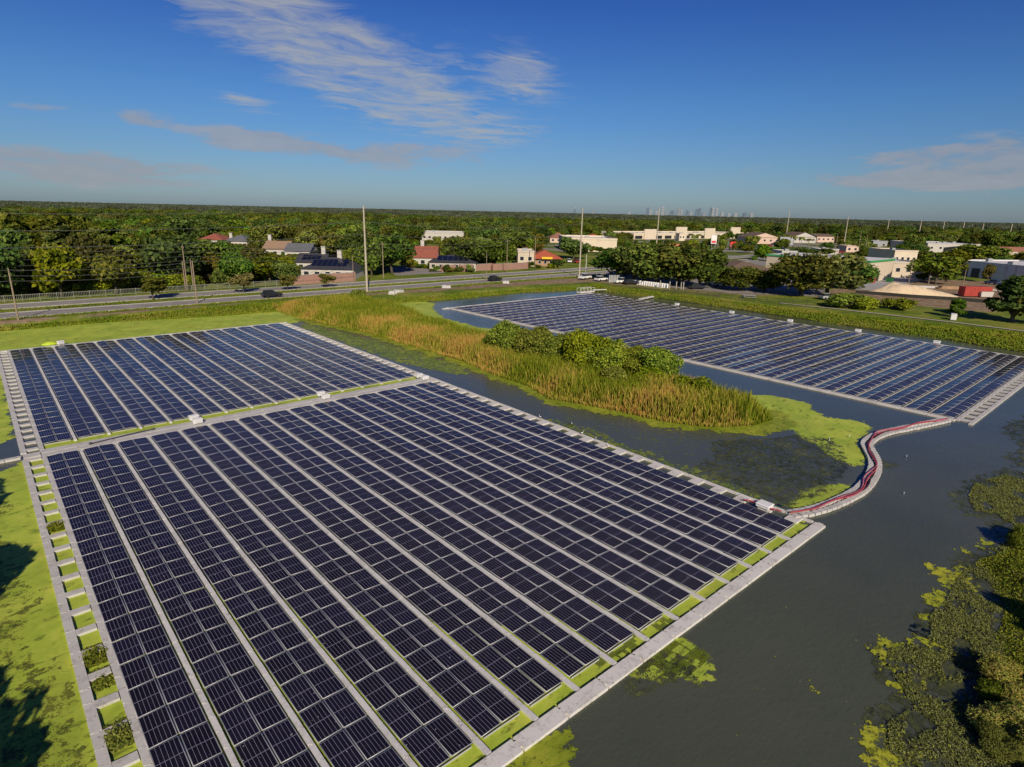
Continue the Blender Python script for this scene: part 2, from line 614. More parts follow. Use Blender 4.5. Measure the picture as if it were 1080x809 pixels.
def road(name, y0, y1, x0=-400, x1=900, z=GZ + .05):
    def off(x):
        return 0 if x < 150 else (x - 150) ** 2 * .00035
    xs = list(range(int(x0), int(x1) + 1, 10))
    b = MB()
    vs = [(x, y0 + off(x), z) for x in xs] + [(x, y1 + off(x), z) for x in xs]
    n = len(xs)
    b.add(vs, [(i, i + 1, n + i + 1, n + i) for i in range(n - 1)])
    tag(b.build(name, ASPH), kind='structure')
    k = MB()
    for yy in (y0 - .12, y1 + .12):
        for i in range(n - 1):
            xa, xb = xs[i], xs[i + 1]
            k.prism([(xa, yy - .12 + off(xa)), (xb, yy - .12 + off(xb)), (xb, yy + .12 + off(xb)), (xa, yy + .12 + off(xa))], GZ - .1, z + .12)
    tag(k.build('kerb', PAVE), kind='structure')
    d = MB()
    ym = (y0 + y1) / 2
    for yy, dash in ((y0 + .35, 0), (y1 - .35, 0), (ym, 1)):
        for x in range(int(x0), int(min(x1, 400)), 10):
            L = 3 if dash else 10
            d.add([(x, yy - .07 + off(x), z + .004), (x + L, yy - .07 + off(x + L), z + .004), (x + L, yy + .07 + off(x + L), z + .004), (x, yy + .07 + off(x), z + .004)], [(0, 1, 2, 3)])
    tag(d.build('road_marking', PAINT), kind='structure')


road('road', 78.4, 84.9)
road('road', 91.0, 97.8)
# side street by the houses, the paved lots of the shops, paths
sheet('side_street', [G(418, 291), G(470, 288), G(432, 279), G(408, 283)], GZ + .045, ASPH)
sheet('parking_lot', [G(640, 297), G(770, 309), G(860, 313), G(880, 300), G(770, 285), G(640, 284)], GZ + .03, ASPH)
_t = NT('worn_lot')
_g = _t.ramp(_t.noise(.035, 3, .5), [(.47, (0, 0, 0)), (.50, (1, 1, 1))])
_t.bsdf(_t.mix(_g, _t.ramp(_t.noise(.3, 4), [(.3, (.20, .19, .17)), (.7, (.30, .28, .25))]), _t.ramp(_t.noise(.5, 4), [(.3, (.06, .10, .014)), (.7, (.15, .18, .03))])), .95, .1)
sheet('parking_lot', [(225, 108), (262, 250), (520, 380), (640, 260), (560, 120), (400, 60), (262, 60), (252, 100)], GZ + .03, _t.m)
sheet('parking_lot', [G(893, 305), G(930, 307), G(975, 295), G(1000, 287), G(955, 286), G(910, 300)], GZ + .034, mat('pale_concrete', (0.34, 0.33, 0.32), .9, .2, .3))
PATH = mat('pale_path', (0.40, 0.37, 0.30), .95, .25, .6)


def strip(name, pts, wd, z, m):
    L, Rr = [], []
    for i, p in enumerate(pts):
        a, c = pts[max(i - 1, 0)], pts[min(i + 1, len(pts) - 1)]
        d = Vector((c[0] - a[0], c[1] - a[1])).normalized()
        L.append((p[0] - d.y * wd / 2, p[1] + d.x * wd / 2, z))
        Rr.append((p[0] + d.y * wd / 2, p[1] - d.x * wd / 2, z))
    n = len(pts)
    b = MB()
    b.add(Rr + L, [(i, i + 1, n + i + 1, n + i) for i in range(n - 1)])
    return tag(b.build(name, m), kind='structure')


strip('path', [G(822, 320), G(845, 322.5), G(875, 325.5), G(905, 329), G(950, 334), G(1010, 341), G(1090, 351)], 1.2, GZ + .14, PATH)
strip('path', [G(640, 300), G(700, 306), G(760, 312)], 1.8, GZ + .12, mat('earth_track', (0.20, 0.14, 0.09), .95, .3, .5))
# ------------------------------------------------------------------ floating solar arrays
DECK = deck_material('grey_float_plastic', (0.60, 0.59, 0.565), .30)
DECKW = deck_material('pale_float_plastic', (0.64, 0.615, 0.57), .45)
DECKL = deck_material('ladder_float_plastic', (0.52, 0.505, 0.475), .35)
DECKD = deck_material('dull_float_plastic', (0.40, 0.395, 0.37), .30)
ALU = mat('aluminium_frame', (0.40, 0.40, 0.41), .4, .1, 2, .4, .2)

t = NT('solar_cells')
uvn = t.n('ShaderNodeUVMap', uv_map='UVMap')
su = t.n('ShaderNodeSeparateXYZ')
t.l(uvn.outputs[0], su.inputs[0])


def line(sock, count, half):
    fr = t.math('FRACT', t.math('ADD', t.math('MULTIPLY', sock, count), .5))
    return t.math('LESS_THAN', t.math('ABSOLUTE', t.math('SUBTRACT', fr, .5)), half)


l1 = line(su.outputs[0], 6, .040)
l2 = t.math('LESS_THAN', t.math('ABSOLUTE', t.math('SUBTRACT', su.outputs[1], .5)), .007)
l3 = line(su.outputs[1], 24, .05)
l4 = line(su.outputs[0], 60, .10)
lines = t.math('MAXIMUM', t.math('MAXIMUM', l1, l2), t.math('MAXIMUM', t.math('MULTIPLY', l3, .14), t.math('MULTIPLY', l4, .05)))
isl = t.n('ShaderNodeNewGeometry').outputs['Random Per Island']
oir = t.n('ShaderNodeObjectInfo').outputs['Random']
rnd = t.math('FRACT', t.math('ADD', isl, oir))
cell = t.ramp(rnd, [(0, (0.0045, 0.0038, 0.009)), (.5, (0.0055, 0.0046, 0.012)), (1, (0.007, 0.006, 0.018))])
soil = t.ramp(t.noise(1.3, 5, .7), [(0.5, (0, 0, 0)), (0.8, (1, 1, 1))])
cell = t.mix(t.math('MULTIPLY', soil, .05), cell, (0.2, 0.18, 0.15))
col = t.mix(lines, cell, (0.23, 0.22, 0.29))
drop = t.ramp(t.noise(7, 1, .4), [(0.765, (0, 0, 0)), (0.78, (1, 1, 1))])
col = t.mix(t.math('MULTIPLY', drop, .6), col, (0.5, 0.5, 0.48))
b = t.bsdf(col, t.math('ADD', .10, t.math('MULTIPLY', soil, .1)), .15, ior=1.45)
CELL = t.m

ML, MWD = 2.0, 1.10


def module_template():
    """a framed module, long side along local y; returns verts, quads, material ids, uv"""
    fr, th, rec = .032, .035, .004
    x, y = MWD / 2, ML / 2
    v = [(-x, -y, 0), (x, -y, 0), (x, y, 0), (-x, y, 0), (-x + fr, -y + fr, 0), (x - fr, -y + fr, 0), (x - fr, y - fr, 0), (-x + fr, y - fr, 0),
         (-x, -y, -th), (x, -y, -th), (x, y, -th), (-x, y, -th),
         (-x + fr, -y + fr, -rec), (x - fr, -y + fr, -rec), (x - fr, y - fr, -rec), (-x + fr, y - fr, -rec)]
    f = [(0, 1, 5, 4), (1, 2, 6, 5), (2, 3, 7, 6), (3, 0, 4, 7), (12, 13, 14, 15), (8, 9, 1, 0), (9, 10, 2, 1), (10, 11, 3, 2), (11, 8, 0, 3), (11, 10, 9, 8)]
    m = [0, 0, 0, 0, 1, 0, 0, 0, 0, 0]
    uv = []
    for i, q in enumerate(f):
        uv += [(0, 0), (1, 0), (1, 1), (0, 1)] if i == 4 else [(.27, .27)] * 4
    return np.array(v), np.array(f), m, uv


TV, TF, TM, TUV = module_template()


def tilted(side, tilt, jit=0.0, jit2=0.0):
    """side -1: the left column of a tent, rising to the right; +1: the right column"""
    a = side * tilt + jit
    c, s = math.cos(a), math.sin(a)
    Rm = np.array([[c, 0, s], [0, 1, 0], [-s, 0, c]])
    c2, s2 = math.cos(jit2), math.sin(jit2)
    Rx = np.array([[1, 0, 0], [0, c2, -s2], [0, s2, c2]])
    return TV @ (Rx @ Rm).T




def solar_array(root, centres, rotz, tilt, nparts=100):
    """centres: (x, y, z, side) relative to the root. The nearest panels are parts, the rest one part."""
    PROTO = {s: fastmesh('solar_panel', tilted(s, tilt), TF, [ALU, CELL], uv=TUV, midx=TM) for s in (-1, 1)}
    cr, sr = math.cos(rotz), math.sin(rotz)
    rx, ry = root.location.x, root.location.y
    cs = sorted(centres, key=lambda c: DIST(rx + c[0], ry + c[1]) - (1000 if visible(rx + c[0], ry + c[1]) else 0))
    for x, y, z, s in cs[:nparts]:
        o = link('solar_panel', PROTO[s], root)
        o.location = (x, y, z)
        o.rotation_euler = (random.gauss(0, .004), random.gauss(0, .006), rotz)
    rest = cs[nparts:]
    n = len(TV)
    VV = np.zeros((len(rest) * n, 3))
    FF = np.zeros((len(rest) * len(TF), 4), int)
    for k, (x, y, z, s) in enumerate(rest):
        v = tilted(s, tilt, random.gauss(0, .011), random.gauss(0, .007))
        VV[k * n:(k + 1) * n, 0] = v[:, 0] * cr - v[:, 1] * sr + x
        VV[k * n:(k + 1) * n, 1] = v[:, 0] * sr + v[:, 1] * cr + y
        VV[k * n:(k + 1) * n, 2] = v[:, 2] + z
        FF[k * len(TF):(k + 1) * len(TF)] = TF + k * n
    me = fastmesh('solar_panel_expanse', VV, FF, [ALU, CELL], uv=np.tile(np.array(TUV), (len(rest), 1)), midx=np.tile(np.array(TM), len(rest)))
    o = link('solar_panel_expanse', me, root)
    o['kind'] = 'stuff'


def visible(x, y, z=0, mar=0):
    d = np.array([x, y, z]) - CAM
    if d @ FW < 2:
        return False
    px, py = PX(x, y, z)
    return -mar < px < 1080 + mar and -mar < py < 809 + mar


PITCHY = 2.07
TOPZ = -0.07       # deck of the walkways
THK = .26


def walkway(name, a, c, wd, root, m, seg=1.035, gap=.025, top=TOPZ, th=THK, lip=True):
    """a chain of moulded floats from a to c"""
    a, c = Vector((*a, 0)), Vector((*c, 0))
    L = (c - a).length
    n = max(1, round(L / seg))
    d = (c - a) / n
    rot = math.atan2(d.y, d.x)
    b = MB()
    for i in range(n):
        p = a + d * (i + .5)
        jz = random.gauss(0, .008)
        ww = wd * random.uniform(.96, 1.0)
        b.box((p.x, p.y, top - th / 2 + jz), (d.length - gap, ww, th), rot + random.gauss(0, .004), 0, .97)
        if lip:
            b.box((p.x + d.x * .5, p.y + d.y * .5, top - .05), (.10, wd * .45, .12), rot, 0)
    return b.build(name, m, root)


def near_array():
    root = empty('floating_solar_array', (20.2, 0, WZ), 'nearer floating solar array in two blocks of dark panels with pale walkways', 'solar array')
    ox, oz = 20.2, WZ

    def L(x, y):
        return (x - ox, y)
    centres = []
    top = TOPZ - oz
    zc_ = -0.02 - oz
    for i in range(15):
        for blk, y0 in ((0, -0.05), (1, 51.25)):
            for j in range(23):
                y = y0 - PITCHY * (j + .5)
                for s, xo in ((-1, .77), (1, 1.93)):
                    if i == 14 and s == 1:
                        xo += 0.0
                    centres.append((2.7 * i + xo - ox, y, zc_, s))
    solar_array(root, centres, 0.0, R(2.0))
    kw = dict(top=top)
    for i in range(1, 15):
        x = 2.7 * i
        walkway('lane_walkway', L(x, -48.45), L(x, -0.05), .25, root, DECK, **kw)
        walkway('lane_walkway', L(x, 3.2), L(x, 51.3), .25, root, DECK, **kw)
    # cross floats under the panel seams and along the ridge
    fb = MB()
    for y0 in (-.05, 51.25):
        for i in range(15):
            for j in range(24):
                fb.box((2.7 * i + 1.35 - ox, y0 - PITCHY * j, top - .10), (2.05, .15 if j % 23 else .01, .10))
            for j in range(23):
                yc = y0 - PITCHY * (j + .5)
                fb.box((2.7 * i + 1.35 - ox, yc, top - .07), (.05, 1.3, .12))
                fb.box((2.7 * i + 0.82 - ox, yc, top - .20), (.7, 1.25, .12))
                fb.box((2.7 * i + 1.88 - ox, yc, top - .20), (.7, 1.25, .12))
    tag(fb.build('support_float_grid', mat('support_plastic', (0.38, 0.38, 0.365), .6, .2, 1), root), kind='stuff')
    # middle walkway (two abreast), front and back walkways
    for yy in (.62, 1.62):
        walkway('middle_walkway', L(-.1, yy), L(41.6, yy + .12), .96, root, DECKL, seg=2.7, **kw)
    walkway('front_walkway', L(-1.5, -48.86), L(41.75, -48.86), .78, root, DECKW, seg=2.7, gap=.05, **kw)
    walkway('back_walkway', L(-.9, 51.85), L(42.0, 52.0), .70, root, DECK, seg=2.7, **kw)
    # ladder of walkways down the left side
    for (ya, yb) in ((-48.4, .35), (2.1, 51.6)):
        walkway('side_rail', L(-1.24, ya), L(-1.24 if ya < 0 else -1.24, yb), .44, root, DECKL, **kw)
        walkway('side_rail', L(.08, ya), L(.08, yb), .36, root, DECKL, **kw)
        n = int((yb - ya) / PITCHY)
        for k in range(n + 1):
            y = ya + .8 + k * PITCHY
            if y > yb - .2:
                continue
            b = MB()
            b.box((-.58 - ox, y, top - THK / 2), (.90, .50, THK), random.gauss(0, .012))
            b.build('rung', DECKL, root)
    b = MB()
    b.box((-.72 - ox, 1.15, top - THK / 2), (1.2, 1.0, THK))
    b.build('landing', DECKL, root)
    # right side: thin rail with a pale pad at every panel
    walkway('outer_rail', L(41.62, -48.4), L(41.75, 51.3), .26, root, DECKW, seg=2.07, **kw)
    for k in range(48):
        y = -47.2 + k * PITCHY
        if y > 51:
            break
        b = MB()
        b.box((40.98 - ox, y, top - THK / 2), (1.05, .92, THK), random.gauss(0, .01))
        b.build('side_pad', DECKW, root)
    return root


near_array()


def far_array():
    root = empty('floating_solar_array', (103, 0, WZ), 'farther floating solar array of sky-reflecting panels along the far bank', 'solar array')
    ox, oz = 103, WZ
    top = TOPZ - oz

    def L(x, y):
        return (x - ox, y)
    centres = []
    for k in range(36):
        yb = -48.26 + 2.7 * k
        for j in range(23):
            x = 79.25 + PITCHY * (j + .5)
            for s, yo in ((-1, .77), (1, 1.93)):
                # lanes run along x here: the module frame is turned a quarter turn
                centres.append((x - ox, yb + yo, 0.01 - oz, s))
    solar_array(root, [(x, y, z, -s) for x, y, z, s in centres], R(-90), R(6.5))
    kw = dict(top=top)
    for k in range(1, 37):
        y = -48.26 + 2.7 * k
        walkway('lane_walkway', L(78.9, y), L(127.0, y), .11, root, DECKD, **kw)
    fb = MB()
    for k in range(36):
        yb = -48.26 + 2.7 * k
        for j in range(24):
            fb.box((79.25 + PITCHY * j - ox, yb + 1.35, top - .06), (.16, 2.3, .12))
    tag(fb.build('support_float_grid', MATS['support_plastic'], root), kind='stuff')
    walkway('front_walkway', L(78.6, -48.3), L(78.6, 50.2), .55, root, DECKW, seg=2.7, **kw)
    walkway('back_walkway', L(127.5, -49.9), L(127.4, 50.2), .6, root, DECK, seg=2.7, **kw)
    walkway('end_walkway', L(76.8, 49.55), L(127.1, 49.5), .6, root, DECKW, seg=2.7, **kw)
    walkway('inner_rail', L(78.9, -48.38), L(127.1, -48.38), .42, root, DECKL, **kw)
    walkway('outer_rail', L(78.3, -49.78), L(127.1, -49.78), .42, root, DECKL, **kw)
    for k in range(24):
        b = MB()
        b.box((79.6 + k * PITCHY - ox, -49.08, top - THK / 2), (.6, .96, THK))
        b.build('rung', DECKL, root)
    return root


far_array()

# floating cable boom joining the two arrays
BOOM = [(41.35, -46.75), (43.3, -47.55), (46.0, -48.15), (50.0, -48.5), (53.2, -48.2), (56.2, -47.6), (58.6, -46.7), (60.6, -45.6), (62.4, -44.75), (64.8, -44.5), (67.5, -44.8), (70.5, -45.6), (74.3, -46.7), (78.3, -47.75)]


def smooth(pts, n=8):
    out = []
    P = [pts[0]] + list(pts) + [pts[-1]]
    for i in range(1, len(P) - 2):
        p0, p1, p2, p3 = [np.array(p, float) for p in P[i - 1:i + 3]]
        for k in range(n):
            u = k / n
            out.append(tuple(.5 * ((2 * p1) + (p2 - p0) * u + (2 * p0 - 5 * p1 + 4 * p2 - p3) * u * u + (3 * p1 - p0 - 3 * p2 + p3) * u ** 3)))
    out.append(tuple(map(float, pts[-1])))
    return out


def resample(pts, step):
    out, acc = [pts[0]], 0
    for a, c in zip(pts[:-1], pts[1:]):
        L = math.dist(a, c)
        while acc + L >= step:
            q = (step - acc) / L
            a = tuple(a[i] + (c[i] - a[i]) * q for i in range(len(a)))
            out.append(a)
            L = math.dist(a, c)
            acc = 0
        acc += L
    return out


path = resample(smooth(BOOM), .62)
boom = empty('floating_boom', (60, -47, WZ), 'curved pale floating walkway linking the two solar arrays', 'walkway')
for name, off in (('float_chain', .34), ('float_chain', -.34)):
    b = MB()
    for i in range(len(path) - 1):
        a, c = Vector(path[i]), Vector(path[i + 1])
        d = (c - a).normalized()
        p = (a + c) / 2 + Vector((-d.y, d.x)) * off
        b.box((p.x - 60, p.y + 47, .14 + random.gauss(0, .01)), (.58, .46, .22), math.atan2(d.y, d.x) + random.gauss(0, .04), 0, .9)
    b.build(name, DECKL, boom)


def cable(name, pts, r, m, label, z, group=None, amp=.12):
    """a cable snaking loosely along the path"""
    a = random.random() * 6
    q = []
    for i, p in enumerate(pts):
        c, e = pts[max(i - 1, 0)], pts[min(i + 1, len(pts) - 1)]
        d = Vector((e[0] - c[0], e[1] - c[1])).normalized()
        o = amp * math.sin(i * .55 + a) + amp * .6 * math.sin(i * .23 + 2 * a)
        q.append((p[0] - d.y * o, p[1] + d.x * o, z + .02 * math.sin(i)))
    b = MB()
    b.tube(q, r, 6)
    return tag(b.build(name, m, None, True), label, 'cable', group)


RED = mat('red_cable', (0.34, 0.05, 0.075), .6, .3, 2)
PINK = mat('pink_cable', (0.38, 0.12, 0.15), .6, .3, 2)
cable('power_cable', path, .065, RED, 'thick red power cable snaking along the middle of the curved floating walkway', WZ + .33, amp=.16)
off_path = [(p[0], p[1]) for p in path[3:]]
cable('power_cable', [(x + .12, y + .1) for x, y in off_path], .06, PINK, 'thinner pink power cable beside the thick red one on the curved walkway', WZ + .33, amp=.22)
dkc = mat('dark_cable', (0.05, 0.02, 0.03), .6, .3, 2)
cable('power_cable', [(x - .2, y - .12) for x, y in path[10:48]], .05, dkc, 'dark thin power cable on the bend of the curved floating walkway', WZ + .33, amp=.12)
e1 = [(40.9, -46.3), (40.6, -45.2), (40.75, -44.2), (40.3, -43.2)]
cable('power_cable', resample(smooth(e1), .3), .06, RED, 'short red cable end lying by the white box at the near array corner', 0.12, amp=.06)

WHITE = mat('white_paint', (0.72, 0.71, 0.69), .45, .1, 1)
GREYM = mat('grey_metal', (0.30, 0.31, 0.32), .5, .2, 2)
DARKM = mat('dark_metal', (0.05, 0.05, 0.055), .5, .2, 2)


def inverter_box(x, y, z, rz, label, group, w_=.85, d_=.5, h_=.38):
    r = empty('inverter_box', (x, y, z), label, 'inverter', group, rz)
    b = MB()
    b.box((0, 0, .12 + h_ / 2), (w_, d_, h_), 0, 0, .985)
    b.build('cabinet', WHITE, r)
    b = MB()
    b.box((0, 0, .12 + h_ + .035), (w_ + .10, d_ + .12, .06), 0, 0, .9)
    b.build('lid', WHITE, r)
    for s in (-1, 1):
        b = MB()
        b.box((s * w_ * .35, 0, .06), (.08, d_ * .9, .12))
        b.build('foot', GREYM, r)
    b = MB()
    b.box((0, -d_ / 2 - .02, .12 + h_ * .5), (w_ * .8, .03, h_ * .75))
    b.build('door', mat('box_door', (0.58, 0.58, 0.57), .5, .1, 1), r)
    return r


for (x, y, rz, lb) in ((12.75, 2.35, .1, 'white inverter box at the back of the leftmost pair on the middle walkway'),
                       (12.75, 1.0, .05, 'white inverter box at the front of the leftmost pair on the middle walkway'),
                       (26.6, 2.5, .0, 'white inverter box at the back of the centre pair on the middle walkway'),
                       (26.55, 1.1, .1, 'white inverter box at the front of the centre pair on the middle walkway'),
                       (40.3, 2.6, .0, 'white inverter box at the back of the rightmost pair on the middle walkway'),
                       (40.3, 1.2, .0, 'white inverter box at the front of the rightmost pair on the middle walkway')):
    inverter_box(x, y, TOPZ, rz, lb, 'inverter boxes on the middle walkway')
for (x, y, lb) in ((127.8, 21.8, 'white inverter box on the far array edge, nearest its top corner'), (127.9, 7.1, 'white inverter box on the far array edge in front of the round dark tree clump'),
                   (127.9, -6.5, 'white inverter box on the far array edge below the big dense oak'), (127.9, -20.1, 'white inverter box on the far array edge below the green bushes'),
                   (127.9, -33.5, 'white inverter box on the far array edge nearest the right of the photo')):
    inverter_box(x, y, TOPZ, R(90), lb, 'inverter boxes along the far array edge', 1.0, .5, .38)
# combiner box with the red cables at the near array corner
inverter_box(40.85, -45.0, TOPZ, R(90), 'flat white box at the near array corner where red cables arrive', None, 1.0, .8, .22)

# black mooring bar lying on the middle walkway
b = MB()
b.tube([(3.6, .9, .02), (7.6, 1.55, .05), (8.9, 1.7, .02)], .05, 6)
b.ell((3.6, .9, .04), (.16, .16, .12))
b.ell((8.9, 1.7, .04), (.14, .14, .1))
tag(b.build('mooring_bar', DARKM), 'black mooring bar lying along the left part of the middle walkway', 'bar')
# gangway running off to the left bank
gw = empty('gangway', (-3.4, .9, WZ), 'narrow grey floating gangway from the array to the left bank', 'gangway')
walkway('float_chain', (-3.6, .1), (1.9, .25), .5, gw, DECKL, top=.2, th=.2)
b = MB()
b.tube([(-3.4, -.1, .26), (1.6, .05, .26)], .05)
b.build('pipe', GREYM, gw)
# worker's kit at the back walkway
b = MB()
b.ell((0, 0, .25), (1.1, .45, .28), 12, 6)
b.ell((0, 0, .42), (.7, .28, .2), 10, 5)
kd = b.build('kayak', mat('lime_plastic', (0.42, 0.55, 0.03), .5, .1, 1))
kd.location = (5.2, 53.0, WZ)
tag(kd, 'small lime green kayak floating behind the back walkway', 'kayak')
inverter_box(6.5, 52.0, TOPZ, .3, 'grey white equipment box on the back walkway beside the lime kayak', None, .8, .5, .45)
# landing stage at the far array's top corner
ls = empty('landing_stage', (127.5, 51.5, WZ), 'small pale landing stage with railings at the far array top corner', 'landing stage')
walkway('deck', (-3.2, 0), (2.6, 0), 1.6, ls, DECKW, seg=1.4, top=.45, th=.3)
walkway('ramp', (2.4, 0), (6.5, -1.6), 1.0, ls, DECKW, seg=4.3, top=.75, th=.15)
b = MB()
for yy in (-.8, .8):
    b.tube([(-3.1, yy, 1.45), (2.5, yy, 1.45)], .04)
    for k in range(5):
        b.tube([(-3.1 + k * 1.4, yy, .4), (-3.1 + k * 1.4, yy, 1.45)], .035)
b.build('railing', WHITE, ls)
jetty = empty('jetty', (130.6, 33.0, WZ), 'short pale jetty from the grassy bank to the far array', 'jetty')
walkway('deck', (-2.8, 0), (4.5, 1.5), 1.0, jetty, DECKW, seg=1.4, top=.5, th=.2)
# ------------------------------------------------------------------ duckweed and floating weeds


def weed_material(name, stops, edge=1.0, hole=0.0, speck=0.0, rough=.6, fine=3.0, spec=.25, stain=0):
    t = NT(name)
    d = t.n('ShaderNodeAttribute', attribute_name='d').outputs['Fac']
    a, b_, c = t.noise(.35, 5, .6), t.noise(2.2, 5, .65), t.noise(fine * 4, 4, .75)
    k = t.math('ADD', t.math('MULTIPLY', a, .5), t.math('ADD', t.math('MULTIPLY', b_, .3), t.math('MULTIPLY', c, .2)))
    col = t.ramp(k, stops)
    fil = t.noise(.9, 6, .7, stretch=((1, 2.6, 1), (0, 0, R(40))))
    col = t.mix(t.ramp(fil, [(.56, (0, 0, 0)), (.64, (.75, .75, .75))]), col, tuple(x * .45 for x in stops[0][1]))
    if stain:
        st = t.ramp(t.math('ADD', t.math('MULTIPLY', t.noise(.16, 6, .68), .75), t.math('MULTIPLY', c, .25)), [(.46, (0, 0, 0)), (.60, (1, 1, 1))])
        col = t.mix(t.math('MULTIPLY', st, .32), col, (0.10, 0.13, 0.014))
    m = t.math('ADD', t.math('MULTIPLY', d, 1.0), t.math('MULTIPLY', t.math('SUBTRACT', t.math('ADD', t.math('MULTIPLY', a, .7), t.math('MULTIPLY', b_, .5)), .6), edge * 5))
    if hole:
        m = t.math('MINIMUM', m, t.math('MULTIPLY', t.math('SUBTRACT', t.math('ADD', t.math('MULTIPLY', b_, .55), t.math('MULTIPLY', c, .45)), hole), 10))
    if speck:
        m = t.math('ADD', m, t.math('MULTIPLY', t.math('SUBTRACT', c, .5), speck))
    alpha = t.math('MULTIPLY', m, 6, clamp=True)
    t.bsdf(col, rough, spec, normal=t.bump(c, .35, .03), alpha=alpha)
    return t.m


def weed_sheet(name, poly, z, m, step=.6, label=None, cat=None, bias=0.0):
    P = np.array(poly)
    x0, y0 = P.min(0) - 2
    x1, y1 = P.max(0) + 2
    X, Y = np.meshgrid(np.arange(x0, x1, step), np.arange(y0, y1, step))
    s = sdf(P, X, Y)
    ny, nx = X.shape
    idx = np.arange(ny * nx).reshape(ny, nx)
    q = np.stack([idx[:-1, :-1], idx[:-1, 1:], idx[1:, 1:], idx[1:, :-1]], -1).reshape(-1, 4)
    keep = (s.ravel()[q] > -1.8).any(1)
    q = q[keep]
    used = np.unique(q)
    mp = np.zeros(ny * nx, int)
    mp[used] = np.arange(len(used))
    V = np.stack([X.ravel()[used], Y.ravel()[used], np.full(len(used), z)], -1)
    me = fastmesh(name, V, mp[q], m, attrs={'d': s.ravel()[used] + bias})
    o = link(name, me)
    tag(o, label, cat, None, 'stuff')
    return o


DUCK = weed_material('duckweed', [(.33, (0.21, 0.29, 0.028)), (.45, (0.33, 0.43, 0.040)), (.53, (0.40, 0.48, 0.052)), (.62, (0.49, 0.51, 0.075))], .8, stain=1)
DUCKF = weed_material('duckweed_thin', [(.34, (0.09, 0.14, 0.015)), (.48, (0.16, 0.22, 0.025)), (.60, (0.24, 0.28, 0.04))], 1.0, .50)
FRINGE = weed_material('marsh_fringe', [(.34, (0.10, 0.13, 0.008)), (.48, (0.20, 0.25, 0.014)), (.60, (0.32, 0.34, 0.03))], 1.2, .41)
FRINGE2 = weed_material('olive_weed', [(.34, (0.03, 0.04, 0.008)), (.48, (0.07, 0.085, 0.012)), (.60, (0.13, 0.15, 0.02))], 1.2, .52, fine=5)
HYD = weed_material('pondweed', [(.34, (0.022, 0.03, 0.012)), (.5, (0.05, 0.058, 0.022)), (.63, (0.12, 0.13, 0.045))], 1.0, .495, rough=.5, fine=5)

D0 = WZ + .012
weed_sheet('duckweed', [(-8, -62), (-8, -1), (-4.5, -1.5), (-2.2, -.5), (-1.2, .5), (3, -1.5), (3, -24), (8, -32), (16, -42), (26, -45), (32, -46.4), (39.5, -46.6), (41.4, -46.6), (41.4, -48.6), (30, -48.7), (10, -48.9), (-2, -48.9), (-3, -62)], D0, DUCK, .8, 'yellow-green duckweed along the left bank and under the near panels')
weed_sheet('pondweed', [(-3.6, -43), (-1.6, -43), (-1.5, -34), (-2.6, -28), (-2.0, -22), (-3.2, -14), (-2.2, -8), (-4.5, -5), (-7, -12), (-7, -40)], D0 + .006, FRINGE2, .4, 'olive weed streaks among the duckweed left of the ladder', bias=-.5)
weed_sheet('duckweed', [(0, -.3), (0, 4.2), (42, 4.2), (42, 2.4), (8, 1.0), (4, -.3)], D0 + .004, DUCK, .5, 'strip of duckweed in the gap beside the middle walkway')
weed_sheet('duckweed', [(-9, 5), (-8, 73), (50, 70), (46, 64), (48, 60), (45.5, 53), (43.4, 50.5), (-.8, 50.7), (-1.4, 17), (-1.5, 8), (-3, 6)], D0, DUCK, .8, 'band of duckweed behind and left of the rear panel block')
weed_sheet('duckweed', [(62, 66), (80, 62.5), (80.5, 58), (77.0, 53.5), (74, 48.0), (70.5, 40), (70, 27), (72, 22), (70, 18), (65, 20), (63, 45)], D0, DUCK, .8, 'duckweed between the cattail marsh and the far array tip')
weed_sheet('duckweed', [(66, 14), (70, 16.5), (74.5, 14), (76.0, 9), (73.5, 7), (70, 9), (66, 8)], D0, DUCK, .6, 'small duckweed patch in the channel beside the far array')
weed_sheet('duckweed', [(63.5, -26), (67, -26.5), (71.5, -30), (72.0, -34.5), (69.2, -37.2), (67.5, -38.3), (68.6, -39.3), (69.8, -41.5), (68.6, -43.2), (66, -43.6), (63, -43.7), (60.5, -45), (58.2, -46.0), (56.4, -46.7), (55.4, -46.0), (56.5, -43.2), (58.6, -40.4), (60, -38.2), (61, -36)], D0, DUCK, .5, 'bright duckweed raft held inside the curved boom')
weed_sheet('duckweed', [(42.8, -46.9), (45.4, -47.4), (49.5, -47.6), (51.0, -47.2), (49.5, -46.2), (46.5, -45.8), (43.6, -45.9)], D0, DUCK, .4, 'narrow duckweed patch at the array end of the boom', bias=.3)
weed_sheet('duckweed', [(19.2, -48.9), (23.0, -48.9), (23.3, -50.3), (22.6, -51.2), (21.6, -51.5), (20.9, -51.0), (20.2, -50.3), (19.6, -49.6)], D0, DUCK, .25, 'small clump of duckweed outside the front walkway', bias=.45)
weed_sheet('pondweed', [(18.8, -48.9), (21.5, -48.9), (22.0, -51.0), (21, -51.4), (20, -50.6), (18.6, -49.8)], D0 + .006, HYD, .25, 'dark weed in the clump outside the front walkway', bias=.2)
weed_sheet('pondweed', [(10.5, -49.0), (14.5, -49.0), (14.8, -50.1), (13.9, -51.2), (12.4, -51.5), (11, -51.2)], D0 + .006, FRINGE, .25, 'loose weed strands outside the near end of the front walkway', bias=-.15)
weed_sheet('duckweed', [(41.9, -46), (42.8, -46), (43.2, -38), (42.9, -30), (43.2, -24), (42, -18), (41.9, -30)], D0, DUCKF, .4, 'thin edge of duckweed along the right side of the near array', bias=.4)
